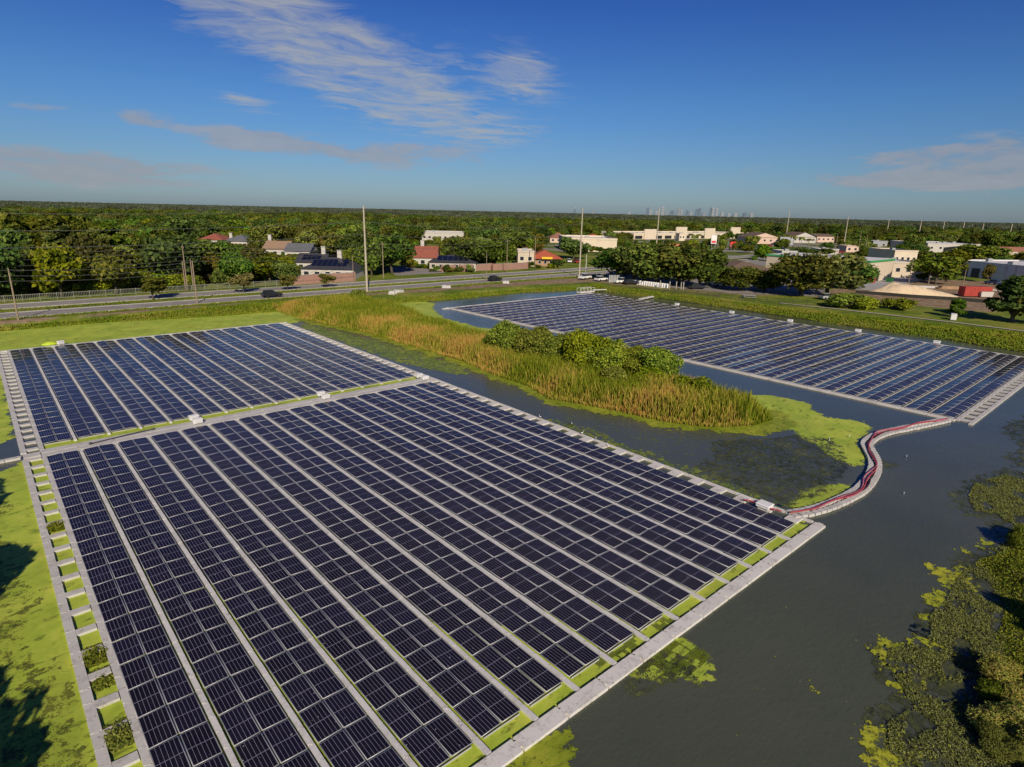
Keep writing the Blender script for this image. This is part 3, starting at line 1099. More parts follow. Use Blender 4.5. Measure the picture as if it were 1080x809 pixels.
weed_sheet('duckweed', [(42.2, 46), (44.8, 50), (45.8, 40), (47.5, 30), (48.6, 21), (48.8, 12), (49.2, 5), (47.0, 0), (44.5, 3), (43.0, 12), (42.4, 25)], D0, weed_material('duckweed_film', [(.34, (0.10, 0.15, 0.02)), (.48, (0.17, 0.23, 0.03)), (.60, (0.24, 0.28, 0.045))], 1.0, .46), .6, 'thin duckweed film on the channel beside the cattails')
weed_sheet('duckweed', [(44, -17), (50, -24), (52, -31), (56, -36), (54, -40), (48, -38), (44.5, -33), (43, -25)], D0, weed_material('duckweed_shreds', [(.34, (0.06, 0.10, 0.012)), (.48, (0.13, 0.18, 0.02)), (.60, (0.20, 0.24, 0.03))], 1.0, .575), .6, 'scattered shreds of duckweed near the marsh tip')
pw = [(p[0], p[1]) for p in PEN if p[0] < 56 and p[1] < 60]
fr = [(x + 2.0, y) for x, y in pw] + [(60, -33), (64, -32), (66, -34), (62, -38), (57, -37.2)] + [(x - 1.3, y - .8) for x, y in reversed(pw)]
weed_sheet('marsh_fringe', fr, D0 + .010, FRINGE, .5, 'fringe of low green marsh plants around the cattails', bias=.2)
weed_sheet('pondweed', [(47, -37), (51, -34.5), (56, -37.5), (60, -39), (61.5, -42), (57.5, -44.5), (54, -46.3), (49.5, -46.6), (46, -46.6), (43.3, -45.6), (43, -40), (44.5, -36.5)], D0 + .004, HYD, .5, 'dark pondweed mat between the marsh tip and the boom')
weed_sheet('pondweed', [(53, -46.8), (58, -46.0), (61, -47.6), (60, -49.2), (57, -48.8), (54, -49)], D0 + .004, HYD, .4, 'dark weed strands just outside the boom bend', bias=-.7)
weed_sheet('pondweed', [(80, -52), (88, -53), (92, -60), (80, -60), (70, -57.2), (67, -55.8), (70, -54.5), (74, -55)], D0 + .004, HYD, .6, 'dark weed mat at the right of the pond beyond the marsh plants')
weed_sheet('pondweed', [(55.2, -54.2), (60, -53.6), (66, -55.5), (66, -61), (57, -60), (51.5, -58.6), (50, -57.6), (54.0, -56.8), (53.0, -55.4)], D0 + .004, HYD, .4, 'grey green weed mat in front of the right bank, upper part', bias=.3)
weed_sheet('pondweed', [(47.5, -57.4), (50, -58.5), (51, -62), (24, -66), (23.2, -60.2), (23.4, -58.8), (25.3, -58.3), (27.2, -58.7), (28.0, -58.0), (29.0, -56.9), (30.8, -56.5), (32.3, -57.2), (34.0, -57.6), (35.6, -57.0), (38.2, -57.3), (41, -57.1), (44, -57.0)], D0 + .004, HYD, .4, 'grey green weed mat in front of the right bank, lower part', bias=.4)
DUCKH = weed_material('duckweed_patchy', [(.34, (0.13, 0.16, 0.010)), (.48, (0.27, 0.31, 0.015)), (.60, (0.40, 0.40, 0.03))], 1.6, .47, fine=6)
for k, (pl, lb) in enumerate(([[(35.2, -57.2), (38.0, -57.0), (41.6, -56.6), (43.0, -57.2), (39.0, -57.9), (36.0, -57.7)], 'yellow algae edge on the weeds, upper streak'],
                              [[(30.2, -56.6), (31.6, -56.3), (32.8, -57.0), (34.2, -57.2), (33.2, -57.9), (31.6, -57.6), (30.4, -57.2)], 'yellow algae edge on the weeds, second streak'],
                              [[(23.0, -59.6), (23.3, -58.9), (24.4, -58.3), (24.8, -58.5), (23.9, -59.0), (23.5, -60)], 'yellow algae edge on the weeds at the bottom of the photo'],
                              [[(28.2, -58.2), (29.2, -57.4), (29.8, -57.8), (29.0, -58.6)], 'small yellow algae patch within the weeds'],
                              [[(46.0, -56.8), (48.6, -57.1), (49.4, -58), (47.4, -57.7)], 'yellow algae tip beside the upper marsh plants'],
                              [[(25.0, -55.45), (25.4, -55.4), (25.5, -55.55), (25.1, -55.65)], 'tiny lone duckweed fleck on open water'])):
    weed_sheet('duckweed', pl, D0 + .012, DUCKH, .2, lb, bias=.05)


# ------------------------------------------------------------------ marsh: cattails, grasses, leaf litter
def blades(P, h, wd, lean, seed, taper=.15, bend=.25):
    """one bent blade (two quads) per row of P; returns V, F, uv"""
    r = np.random.default_rng(seed)
    n = len(P)
    az_ = r.uniform(0, 2 * PI, n)
    la = r.uniform(0, 2 * PI, n)
    ln = np.abs(r.normal(0, lean, n))
    H = h * r.uniform(.65, 1.15, n)
    W = wd * r.uniform(.7, 1.3, n)
    dx_, dy_ = np.cos(az_) * W / 2, np.sin(az_) * W / 2
    ox, oy = np.cos(la) * ln, np.sin(la) * ln
    V = np.zeros((n, 6, 3))
    for k, (fz, fw, fo) in enumerate(((0, 1, 0), (.6, .9, .35), (1, taper, 1))):
        V[:, 2 * k, 0] = P[:, 0] - dx_ * fw + ox * fo * H
        V[:, 2 * k, 1] = P[:, 1] - dy_ * fw + oy * fo * H
        V[:, 2 * k + 1, 0] = P[:, 0] + dx_ * fw + ox * fo * H
        V[:, 2 * k + 1, 1] = P[:, 1] + dy_ * fw + oy * fo * H
        V[:, 2 * k:2 * k + 2, 2] = (P[:, 2] + H * fz)[:, None]
    b = np.arange(n)[:, None] * 6
    F = np.concatenate([b + np.array([0, 1, 3, 2]), b + np.array([2, 3, 5, 4])])
    u = np.array([[0, 0], [1, 0], [1, .6], [0, .6]])
    u2 = np.array([[0, .6], [1, .6], [1, 1], [0, 1]])
    uv = np.concatenate([np.tile(u, (n, 1)), np.tile(u2, (n, 1))])
    return V.reshape(-1, 3), F, uv


def blade_material(name, low, tops, wide=.12, transl=.3, dry=False):
    """green below, per-blade tops, drier in drifts"""
    t = NT(name)
    uvn = t.n('ShaderNodeUVMap', uv_map='UVMap')
    su = t.n('ShaderNodeSeparateXYZ')
    t.l(uvn.outputs[0], su.inputs[0])
    isl = t.n('ShaderNodeNewGeometry').outputs['Random Per Island']
    drift = t.noise(wide, 4, .6)
    k = t.math('ADD', t.math('MULTIPLY', isl, .45), t.math('SUBTRACT', t.math('MULTIPLY', drift, 1.7), .55), clamp=True)
    if dry:
        at_ = t.n('ShaderNodeAttribute', attribute_name='dry').outputs['Fac']
        k = t.math('ADD', t.math('MULTIPLY', isl, .8), t.math('SUBTRACT', t.math('MULTIPLY', at_, .8), .40), clamp=True)
    n = len(tops)
    tc_ = t.ramp(k, [(i / max(1, n - 1) * .9 + .05, c) for i, c in enumerate(tops)])
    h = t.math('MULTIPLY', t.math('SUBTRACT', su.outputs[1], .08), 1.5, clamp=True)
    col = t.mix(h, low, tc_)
    d, tr, mx = t.n('ShaderNodeBsdfDiffuse'), t.n('ShaderNodeBsdfTranslucent'), t.n('ShaderNodeMixShader')
    t.l(col, d.inputs[0])
    t.l(col, tr.inputs[0])
    mx.inputs[0].default_value = transl
    t.l(d.outputs[0], mx.inputs[1])
    t.l(tr.outputs[0], mx.inputs[2])
    t.l(mx.outputs[0], t.out.inputs[0])
    return t.m


def gh(x, y):
    """ground height by lookup on the ground sheet"""
    i = np.clip(np.searchsorted(gx, x), 1, len(gx) - 1)
    j = np.clip(np.searchsorted(gy, y), 1, len(gy) - 1)
    fx = np.clip((x - gx[i - 1]) / (gx[i] - gx[i - 1]), 0, 1)
    fy = np.clip((y - gy[j - 1]) / (gy[j] - gy[j - 1]), 0, 1)
    return (GH[j - 1, i - 1] * (1 - fx) + GH[j - 1, i] * fx) * (1 - fy) + (GH[j, i - 1] * (1 - fx) + GH[j, i] * fx) * fy


def scatter(poly, n, seed, mind=0.0):
    P = np.array(poly)
    r = np.random.default_rng(seed)
    out = np.zeros((0, 2))
    while len(out) < n:
        q = r.uniform(P.min(0), P.max(0), (n * 2, 2))
        q = q[sdf(P, q[:, 0], q[:, 1]) > mind]
        out = np.concatenate([out, q])
    return out[:n]


def blade_field(name, pts, h, wd, lean, m, seed, label, hmul=None, z=None, dry=None):
    zz = gh(pts[:, 0], pts[:, 1]) if z is None else np.full(len(pts), z)
    zz = np.maximum(zz, WZ - .15)
    P = np.concatenate([pts, zz[:, None]], 1)
    V, F, uv = blades(P, h if hmul is None else h * hmul, wd, lean, seed)
    o = link(name, fastmesh(name, V, F, m, uv=uv, attrs=None if dry is None else {'dry': np.repeat(dry, 6)}))
    return tag(o, label, None, None, 'stuff')


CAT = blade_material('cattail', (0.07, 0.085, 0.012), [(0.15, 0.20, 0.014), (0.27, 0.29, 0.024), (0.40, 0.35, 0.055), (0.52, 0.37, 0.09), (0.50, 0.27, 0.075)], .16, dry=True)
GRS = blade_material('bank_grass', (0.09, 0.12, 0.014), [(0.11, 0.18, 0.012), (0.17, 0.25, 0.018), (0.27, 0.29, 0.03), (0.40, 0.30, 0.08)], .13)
pc = scatter(PEN, 85000, 3)
# thin out the strip where shrubs stand, and vary the height in drifts
hm = .62 + .65 * fbm(pc[:, 0], pc[:, 1], 7, 4)
edge = np.clip(sdf(PEN, pc[:, 0], pc[:, 1]) / 2.2, .35, 1)
hm = hm * edge * np.where(pc[:, 1] > 54, .75, 1)
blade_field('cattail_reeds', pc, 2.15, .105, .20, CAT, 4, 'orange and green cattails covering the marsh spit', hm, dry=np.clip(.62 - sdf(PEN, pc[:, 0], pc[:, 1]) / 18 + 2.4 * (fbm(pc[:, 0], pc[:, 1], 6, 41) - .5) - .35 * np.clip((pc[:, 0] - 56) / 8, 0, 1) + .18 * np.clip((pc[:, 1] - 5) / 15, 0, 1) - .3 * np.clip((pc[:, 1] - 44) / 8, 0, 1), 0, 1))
# long grass on the banks
nb = [(-8, 70.6), (14, 70.8), (32, 66.6), (48, 65.5), (58, 63), (69, 63), (83, 60.6), (112, 61), (129, 57), (136, 52), (138, 56), (128, 60.5), (112, 64), (83, 64), (69, 67), (50, 71), (32, 71.5), (14, 73), (-8, 73)]
pg = scatter(nb, 16000, 5)
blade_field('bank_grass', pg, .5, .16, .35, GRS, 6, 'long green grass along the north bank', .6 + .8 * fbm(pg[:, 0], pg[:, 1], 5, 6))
nb2 = [(-30, 76.6), (34, 76), (150, 75.6), (150, 78), (-30, 78)]
pg = scatter(nb2, 6000, 7)
blade_field('roadside_grass', pg, .28, .16, .3, GRS, 8, 'rough grass on the near verge of the road')
eb = [(133, 54), (136, 30), (135.6, 9), (134.6, -17), (135, -33), (132.5, -47), (136, -64), (152, -50), (147, -34), (144, -14), (141, 8), (140, 28), (138, 50)]
pg = scatter(eb, 16000, 9)
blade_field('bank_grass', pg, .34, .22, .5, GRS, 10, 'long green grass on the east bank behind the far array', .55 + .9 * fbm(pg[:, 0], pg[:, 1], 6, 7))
md = [(-60, 85.6), (150, 85.6), (150, 90.4), (-60, 90.4)]
pg = scatter(md, 5000, 11)
blade_field('median_grass', pg, .3, .14, .2, GRS, 12, 'short grass on the central reservation')


def leaf_cloud(P, N, size, seed, asp=1.6, jit=.7):
    """one quad leaf clump per row of P, facing roughly N"""
    r = np.random.default_rng(seed)
    n = len(P)
    N = N + r.normal(0, jit, (n, 3))
    N /= np.linalg.norm(N, axis=1)[:, None] + 1e-9
    A = np.cross(N, r.normal(0, 1, (n, 3)))
    A /= np.linalg.norm(A, axis=1)[:, None] + 1e-9
    B = np.cross(N, A)
    s = size * r.uniform(.6, 1.35, n)
    a, b = A * (s * asp / 2)[:, None], B * (s / 2)[:, None]
    V = np.stack([P - a, P + b * .9 - a * .1, P + a, P - b * .9 + a * .1], 1).reshape(-1, 3)
    F = np.arange(n * 4).reshape(n, 4)
    return V, F


# leafy marsh plants over the right bank: heaped leaf clumps
MARSH = leaf_material('marsh_leaves', [(0.065, 0.085, 0.018), (0.115, 0.15, 0.024), (0.165, 0.205, 0.03), (0.225, 0.25, 0.04), (0.30, 0.29, 0.065)], .0, .25, 0)
mp_ = [(44.8, -57.6), (47.2, -58.4), (52, -58.6), (55.0, -59.4), (58.4, -58.4), (66, -58.0), (76, -61), (70, -70), (40, -70), (26, -70), (27.6, -63.8), (28.8, -61.8), (31.8, -60.6), (33.6, -61.0), (36.5, -60.5), (40, -60.2), (43, -58.8)]
pm = scatter(mp_, 120000, 13, -.1)
hh = np.clip(sdf(mp_, pm[:, 0], pm[:, 1]) / 2.5, .02, 1) * (.15 + 1.25 * fbm(pm[:, 0], pm[:, 1], 1.6, 9) ** 1.5)
zz = np.maximum(gh(pm[:, 0], pm[:, 1]), WZ) + hh * rng.uniform(.5, 1.0, len(pm)) + .03
V, F = leaf_cloud(np.concatenate([pm, zz[:, None]], 1), np.tile([0, 0, 1.0], (len(pm), 1)), .085, 14, 1.9, .8)
tag(link('marsh_plants', fastmesh('marsh_plants', V, F, MARSH)), 'leafy green marsh plants heaped over the right bank', None, None, 'stuff')
# flat emergent leaves over the weed mats in front of them
WLEAF = leaf_material('water_leaves', [(0.055, 0.065, 0.025), (0.105, 0.12, 0.04), (0.155, 0.172, 0.06), (0.20, 0.21, 0.10), (0.30, 0.33, 0.05)], .0, .1, 0)
wl1 = [(47.5, -57.7), (50, -58.5), (51, -62), (25, -66), (23.6, -60.2), (23.9, -59.1), (25.5, -58.6), (27.4, -59.0), (28.4, -58.3), (29.3, -57.3), (30.9, -56.9), (32.3, -57.6), (34.0, -58.0), (35.8, -57.4), (38.2, -57.6), (41, -57.4), (44, -57.4)]
wl2 = [(56.2, -54.6), (60, -54.2), (66, -56), (66, -60), (57, -59.6), (52.5, -58.4), (54.4, -56.8), (53.8, -55.6)]
pm = np.concatenate([scatter(wl1, 150000, 15), scatter(wl2, 40000, 16)])
keep = fbm(pm[:, 0], pm[:, 1], 1.1, 19) + .35 * fbm(pm[:, 0], pm[:, 1], .35, 29) > .61
pm = pm[keep]
V, F = leaf_cloud(np.concatenate([pm, rng.uniform(WZ + .02, WZ + .10, len(pm))[:, None]], 1), np.tile([0, 0, 1.0], (len(pm), 1)), .042, 17, 3.2, .8)
tag(link('water_plants', fastmesh('water_plants', V, F, WLEAF)), 'small leaves of water plants crowding the weed mat by the right bank', None, None, 'stuff')
# plants sprouting in the ladder cells
for k, (y, hgt, n, lb) in enumerate(((-14.9, .28, 1100, 'dense green weed tuft in a ladder cell, farthest of the tufts'), (-31.4, .32, 1300, 'dense green weed tuft in a ladder cell, upper of the two near ones'),
                                     (-33.4, .18, 700, 'low green weed in the ladder cell below a tuft'), (-37.6, .32, 1300, 'dense green weed tuft in the ladder cell nearest the bottom'))):
    px_ = rng.uniform(-1.15, .02, n)
    py_ = y + rng.uniform(-.85, .85, n)
    zz = WZ + hgt * rng.uniform(.2, 1, n) * (1.15 - np.hypot((px_ + .55) / .8, (py_ - y) / 1.0)).clip(.25, 1)
    V, F = leaf_cloud(np.stack([px_, py_, zz], 1), np.tile([0, 0, 1.0], (n, 1)), .085, 20 + k, 2.2, .9)
    tag(link('weed_tuft', fastmesh('weed_tuft', V, F, MARSH)), lb, 'weeds', 'weed tufts growing in the ladder')
# flecks drifting on the open water
pf = scatter([(12, -52), (44, -49.8), (52, -50), (80, -52), (80, -57), (50, -56), (24, -57)], 70, 33)
V, F = leaf_cloud(np.concatenate([pf, np.full((len(pf), 1), WZ + .015)], 1), np.tile([0, 0, 1.0], (len(pf), 1)), .055, 34, 1.6, .1)
tag(link('floating_flecks', fastmesh('floating_flecks', V, F, WLEAF)), 'small flecks of leaf drifting on the open water', None, None, 'stuff')
# ------------------------------------------------------------------ trees
BARK = mat('bark', (0.10, 0.08, 0.06), .95, .3, 3)
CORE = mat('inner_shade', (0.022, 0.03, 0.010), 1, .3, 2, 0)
OAKL = [leaf_material('oak_leaves', [(0.036, 0.056, 0.012), (0.07, 0.104, 0.018), (0.115, 0.156, 0.024), (0.18, 0.20, 0.038)], .045, .2, .42),
        leaf_material('bright_leaves', [(0.06, 0.09, 0.016), (0.12, 0.165, 0.022), (0.19, 0.235, 0.028), (0.27, 0.28, 0.05)], .05, .25, .35),
        leaf_material('pine_needles', [(0.035, 0.055, 0.012), (0.075, 0.10, 0.016), (0.12, 0.145, 0.022), (0.175, 0.18, 0.03)], .03, .2, .3),
        leaf_material('autumn_leaves', [(0.09, 0.085, 0.02), (0.15, 0.125, 0.03), (0.21, 0.145, 0.045), (0.17, 0.17, 0.04)], .03, .2, .25),
        leaf_material('bush_leaves', [(0.06, 0.09, 0.014), (0.13, 0.185, 0.022), (0.22, 0.27, 0.03), (0.33, 0.36, 0.05)], .02, .25, .25)]


def crown_mesh(name, seed, H, Rr, z0, lobes, nleaf, leaf, m, conic=0.0, core=.62, asp=1.5):
    r = np.random.default_rng(seed)
    cz, rz = (H + z0) / 2, (H - z0) / 2
    C = []
    for k in range(lobes):
        u = r.uniform(-1, 1)
        a = r.uniform(0, 2 * PI)
        zr = r.uniform(-.75, .80)
        lim = math.sqrt(max(0, 1 - zr * zr))
        if conic:
            lim = (1 - (zr + 1) / 2) * conic + lim * (1 - conic) * .8
        rad = lim * math.sqrt(r.uniform(.05, 1)) * .80
        lr = Rr * r.uniform(.30, .48) * (1 if not conic else .75)
        C.append((rad * Rr * math.cos(a), rad * Rr * math.sin(a), cz + zr * rz * .85, lr))
    C.append((0, 0, cz, Rr * .45 * (1 if not conic else .6)))
    C = np.array(C)
    wgt = C[:, 3] ** 2
    pick = r.choice(len(C), nleaf, p=wgt / wgt.sum())
    N = r.normal(0, 1, (nleaf, 3))
    N[:, 2] += .35
    N /= np.linalg.norm(N, axis=1)[:, None]
    # leaves gather in sprays: displace the lobe's radius by a blotchy function of direction
    ph = r.uniform(0, 6, (len(C), 3))
    bl = np.sin(N[:, 0] * 5 + ph[pick, 0]) * np.sin(N[:, 1] * 5 + ph[pick, 1]) * np.sin(N[:, 2] * 5 + ph[pick, 2])
    rad = C[pick, 3] * (r.uniform(.72, 1.08, nleaf) + .22 * bl)
    P = C[pick, :3] + N * rad[:, None] * np.array([1, 1, .8])
    ok = P[:, 2] > max(.05, z0 * .8)
    P, N = P[ok], N[ok]
    V, F = leaf_cloud(P, N, leaf, seed + 1, asp, .65)
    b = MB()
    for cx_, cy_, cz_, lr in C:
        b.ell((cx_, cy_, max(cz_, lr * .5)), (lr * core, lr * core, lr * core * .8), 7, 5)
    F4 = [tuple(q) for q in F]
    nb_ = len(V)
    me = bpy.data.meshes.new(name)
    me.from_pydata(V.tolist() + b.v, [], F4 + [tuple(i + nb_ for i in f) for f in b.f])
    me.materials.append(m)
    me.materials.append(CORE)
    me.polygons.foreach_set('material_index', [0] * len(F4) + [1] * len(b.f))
    me.update()
    return me


def trunk_mesh(name, seed, H, Rr, z0, r0, limbs=4):
    r = np.random.default_rng(seed)
    b = MB()
    zt = z0 + (H - z0) * .55
    lean = r.normal(0, .03 * H, 2)
    b.tube([(0, 0, -.4), (lean[0] * .2, lean[1] * .2, z0 * .6), (lean[0] * .6, lean[1] * .6, z0 + (zt - z0) * .4), (lean[0], lean[1], zt)], [r0 * 1.25, r0, r0 * .75, r0 * .3], 7)
    for k in range(limbs):
        a = 2 * PI * (k + r.uniform(0, .6)) / limbs
        zs = z0 * r.uniform(.75, 1.1) + .1 * H * r.uniform(0, 1)
        e = Rr * r.uniform(.45, .7)
        b.tube([(lean[0] * .3, lean[1] * .3, zs), (e * .5 * math.cos(a), e * .5 * math.sin(a), zs + (H - zs) * .25), (e * math.cos(a), e * math.sin(a), zs + (H - zs) * r.uniform(.45, .6))], [r0 * .55, r0 * .38, r0 * .15], 5)
    return b.mesh(name, BARK, True)


SPEC = {}
USED = {}


def spec(key, name, cat, H, Rr, z0, lobes, nleaf, leaf, m, r0, variants, conic=0.0, core=.62, asp=1.5, limbs=4):
    SPEC[key] = [(crown_mesh('crown', 100 + 31 * len(SPEC) + k, H, Rr, z0, lobes, nleaf, leaf, m, conic, core, asp), trunk_mesh('trunk', 55 + k, H, Rr, z0, r0, limbs), H, name, cat) for k in range(variants)]


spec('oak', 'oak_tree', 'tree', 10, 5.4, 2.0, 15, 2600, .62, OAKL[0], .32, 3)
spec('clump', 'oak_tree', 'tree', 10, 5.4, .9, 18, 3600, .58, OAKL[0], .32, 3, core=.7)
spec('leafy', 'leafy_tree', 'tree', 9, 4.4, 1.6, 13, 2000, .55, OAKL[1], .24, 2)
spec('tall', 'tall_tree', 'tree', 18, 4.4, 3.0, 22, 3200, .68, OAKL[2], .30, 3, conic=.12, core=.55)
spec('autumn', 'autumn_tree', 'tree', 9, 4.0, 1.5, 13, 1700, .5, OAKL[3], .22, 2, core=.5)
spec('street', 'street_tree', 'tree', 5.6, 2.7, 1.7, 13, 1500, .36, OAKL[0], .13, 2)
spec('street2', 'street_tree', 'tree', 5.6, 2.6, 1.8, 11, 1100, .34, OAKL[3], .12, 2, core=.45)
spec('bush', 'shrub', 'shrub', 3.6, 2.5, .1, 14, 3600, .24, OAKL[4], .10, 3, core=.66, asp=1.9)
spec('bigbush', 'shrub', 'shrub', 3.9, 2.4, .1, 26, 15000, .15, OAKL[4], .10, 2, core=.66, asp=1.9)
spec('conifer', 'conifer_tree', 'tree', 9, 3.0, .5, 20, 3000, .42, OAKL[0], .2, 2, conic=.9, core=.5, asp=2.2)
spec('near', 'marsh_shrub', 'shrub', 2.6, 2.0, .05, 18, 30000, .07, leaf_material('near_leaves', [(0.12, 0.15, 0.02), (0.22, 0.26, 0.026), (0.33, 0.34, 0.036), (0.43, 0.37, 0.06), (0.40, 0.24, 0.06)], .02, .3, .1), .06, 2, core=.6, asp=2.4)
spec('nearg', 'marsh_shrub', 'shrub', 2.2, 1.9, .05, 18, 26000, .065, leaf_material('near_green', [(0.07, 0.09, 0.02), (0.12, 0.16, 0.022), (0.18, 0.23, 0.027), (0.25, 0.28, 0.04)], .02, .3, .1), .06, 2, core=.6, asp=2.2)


def frond_palm():
    b = MB()
    r = random.Random(3)
    for k in range(22):
        a = 2 * PI * k / 22 + r.uniform(-.1, .1)
        up = r.uniform(-.2, .75)
        pts = []
        for q in range(6):
            s = q / 5
            pts.append((2.3 * s * math.cos(a) * math.cos(up * .6), 2.3 * s * math.sin(a) * math.cos(up * .6), 7.0 + 1.5 * s * up - 1.6 * s * s))
        vs = []
        wds = [.06, .32, .42, .38, .26, .03]
        for (x, y, z), ww in zip(pts, wds):
            vs += [(x - math.sin(a) * ww, y + math.cos(a) * ww, z - ww * .5), (x, y, z), (x + math.sin(a) * ww, y - math.cos(a) * ww, z - ww * .5)]
        fs = []
        for q in range(5):
            o = q * 3
            fs += [(o, o + 1, o + 4, o + 3), (o + 1, o + 2, o + 5, o + 4)]
        b.add(vs, fs)
    cm = b.mesh('crown', OAKL[1])
    tb = MB()
    tb.tube([(0, 0, -.3), (.05, 0, 2.5), (.1, .05, 5), (.05, 0, 7.1)], [.22, .16, .14, .17], 8)
    return cm, tb.mesh('trunk', mat('palm_bark', (0.22, 0.18, 0.14), .9, .3, 3), True)


_cm, _tm = frond_palm()
SPEC['palm'] = [(_cm, _tm, 7.6, 'palm_tree', 'palm tree')]
NT_ = [0]


def tree(key, x, y, height, label, group=None, wide=1.0, z=None, rz=None, variant=None):
    vs = SPEC[key]
    cm, tm, H, name, cat = vs[NT_[0] % len(vs) if variant is None else variant]
    NT_[0] += 1
    if z is None:
        z = float(gh(np.array([x]), np.array([y]))[0])
    z = max(z, WZ)
    r = empty(name, (x, y, z - .05), label, cat, group, random.uniform(0, 6.28) if rz is None else rz)
    s = height / H
    r.scale = (s * wide, s * wide, s)
    link('crown', cm, r)
    link('trunk', tm, r)
    return r


def tree_px(key, px, pyb, pyt, label, group=None, width=None, z=None):
    """a tree whose foot stands on the land at a pixel and whose top reaches pixel row pyt"""
    x, y = G(px, pyb)
    h = HT(x, y, pyt) - GZ
    wide = 1.0
    if width:
        cm, tm, H, nm, ct = SPEC[key][0]
        half = {'oak': 5.4, 'clump': 5.4, 'leafy': 4.4, 'tall': 4.4, 'autumn': 4.0, 'street': 2.7, 'street2': 2.6, 'bush': 2.5, 'bigbush': 2.7, 'conifer': 3.0, 'palm': 2.3}[key]
        d = DIST(x, y)
        wide = (width * d / 650 / 2) / (half * h / H)
    return tree(key, x, y, h, label, group, wide, z)


# shrubs along the spine of the marsh spit
SG = 'shrubs on the marsh spit'
for (x, y, h, wd_, lb) in ((57.5, 5.0, 5.0, 1.0, 'dense dark shrub on the marsh spit, leftmost of the row'), (59.0, .6, 4.8, 1.0, 'dark shrub on the marsh spit, second from the left end'),
                           (60.0, -3.6, 4.3, 1.15, 'lighter broad shrub on the marsh spit, third from the left'), (60.6, -9.0, 5.5, 1.0, 'tallest shrub in the middle of the marsh spit row'),
                           (61.0, -12.3, 4.7, 1.1, 'bright green shrub right of the tallest one on the spit'), (62.3, -15.4, 4.3, 1.0, 'yellowish shrub on the spit, second from the right'),
                           (63.4, -18.6, 4.8, .95, 'dark rounded shrub on the spit, rightmost of the row')):
    tree('bigbush', x, y, h, lb, SG, wd_)
for (x, y, h, wd_, lb) in ((60.5, -20.0, 2.7, 1.2, 'low yellow green bush among cattails below the rightmost dark shrub'), (61.5, -25.5, 2.6, 1.3, 'low spreading bush near the tip of the marsh spit'),
                           (57.5, -16.5, 2.5, 1.2, 'low green bush in front of the shrub row on the spit')):
    tree('bush', x, y, h, lb, SG, wd_)
# reservation and verge trees
MG = 'small trees on the central reservation'
tree_px('street', 162, 316, 292, 'small round dark tree on the central reservation, leftmost', MG, 30)
tree_px('street2', 257, 309, 288, 'thin brownish tree on the central reservation, second from left', MG, 24)
tree_px('street2', 303, 306, 290, 'small sparse olive tree on the central reservation, third from left', MG, 19)
tree_px('street2', 345, 303, 288, 'thin olive tree on the central reservation beside the tall pole', MG, 18)
tree('bush', *G(378, 316), 2.6, 'bare brownish shrub on the north bank beside the cattails', None)
# the clump behind the car park
CG = 'dense oaks behind the earth track'
for (px, pb, pt, wd_, lb) in ((648, 296, 262, 46, 'dark oak at the left end of the clump behind the parked cars'), (668, 299, 259, 50, 'broad dark oak second in the clump behind the parked cars'),
                              (692, 300, 257, 54, 'broad dark oak in the middle of the clump behind the parked cars'), (716, 301, 256, 56, 'tall dark oak right of the middle of the clump'),
                              (738, 303, 260, 46, 'dark oak at the right end of the long clump'), (679, 293, 257, 50, 'oak standing deeper in the clump behind its middle'),
                              (728, 295, 257, 46, 'oak standing deeper in the clump behind its right half')):
    tree_px('clump', px, pb, pt, lb, CG, wd_ * 1.15)
for (px, pb, pt, wd_, lb) in ((782, 306, 281, 38, 'round dark oak in front of the brown hipped roof, left one'), (806, 307, 283, 32, 'round dark oak in front of the brown hipped roof, right one'),
                              (846, 312, 268, 56, 'big dense oak left of the green trimmed shop'), (872, 311, 266, 56, 'big dense oak closest to the green trimmed shop wall'), (893, 304, 277, 38, 'thinner oak against the green trimmed shop wall')):
    tree_px('clump', px, pb, pt, lb, CG, wd_ * 1.15)
for (px, pb, pt, wd_, lb) in ((893, 325, 310, 36, 'low green bush on the east bank, left one'), (912, 326, 313, 30, 'low green bush on the east bank right beside the left one'), (948, 326, 315, 28, 'low green bush on the east bank in front of the sand heap')):
    tree_px('bush', px, pb, pt, lb, 'bushes on the east bank', wd_)
tree_px('conifer', 1008, 335, 312, 'small pointed tree beside the white utility box', None, 20)
tree_px('conifer', 1066, 340, 284, 'big dark conifer at the right edge of the photo', None, 52)
tree_px('leafy', 1090, 342, 292, 'yellow green tree behind the big dark conifer', None, 44)
tree_px('leafy', 986, 300, 268, 'leafy tree between the beige block and white warehouse, left one', None, 40)
tree_px('leafy', 998, 297, 264, 'leafy tree between the beige block and white warehouse, right one', None, 36)
tree_px('oak', 1020, 280, 258, 'oak behind the white warehouse, left one', None, 34)
tree_px('oak', 1042, 280, 260, 'oak behind the white warehouse, right one', None, 34)
tree_px('autumn', 1041, 298, 279, 'small brownish tree in front of the white warehouse', None, 13)
tree_px('palm', 440, 279, 262, 'palm tree in front of the red roofed house', None, 16)
tree_px('leafy', 428, 282, 270, 'bright round tree left of the palm by the red roofed house', None, 17)
# woods at the left
for i in range(24):
    px = -30 + i * 6.6 + random.uniform(-3, 3)
    pb = random.uniform(292, 303) - max(0, px) * .02
    pt = 214 + random.uniform(0, 8) + max(0, px - 60) * .16 + (10 if i % 3 == 0 else 0)
    tree_px('tall', px, pb, pt, 'tall clumpy green tree in the wood at the left edge beyond the road', 'tall trees in the left wood', random.uniform(28, 40))
for i in range(7):
    tree_px('autumn', (12, 55, 88, 30, 146, 158, 70)[i], (303, 303, 297, 290, 285, 284, 285)[i], (262, 272, 248, 240, 247, 256, 238)[i], 'rusty orange tinted tree among the green ones in the left wood', 'rusty trees in the left wood', (16, 20, 24, 20, 18, 24, 24)[i])
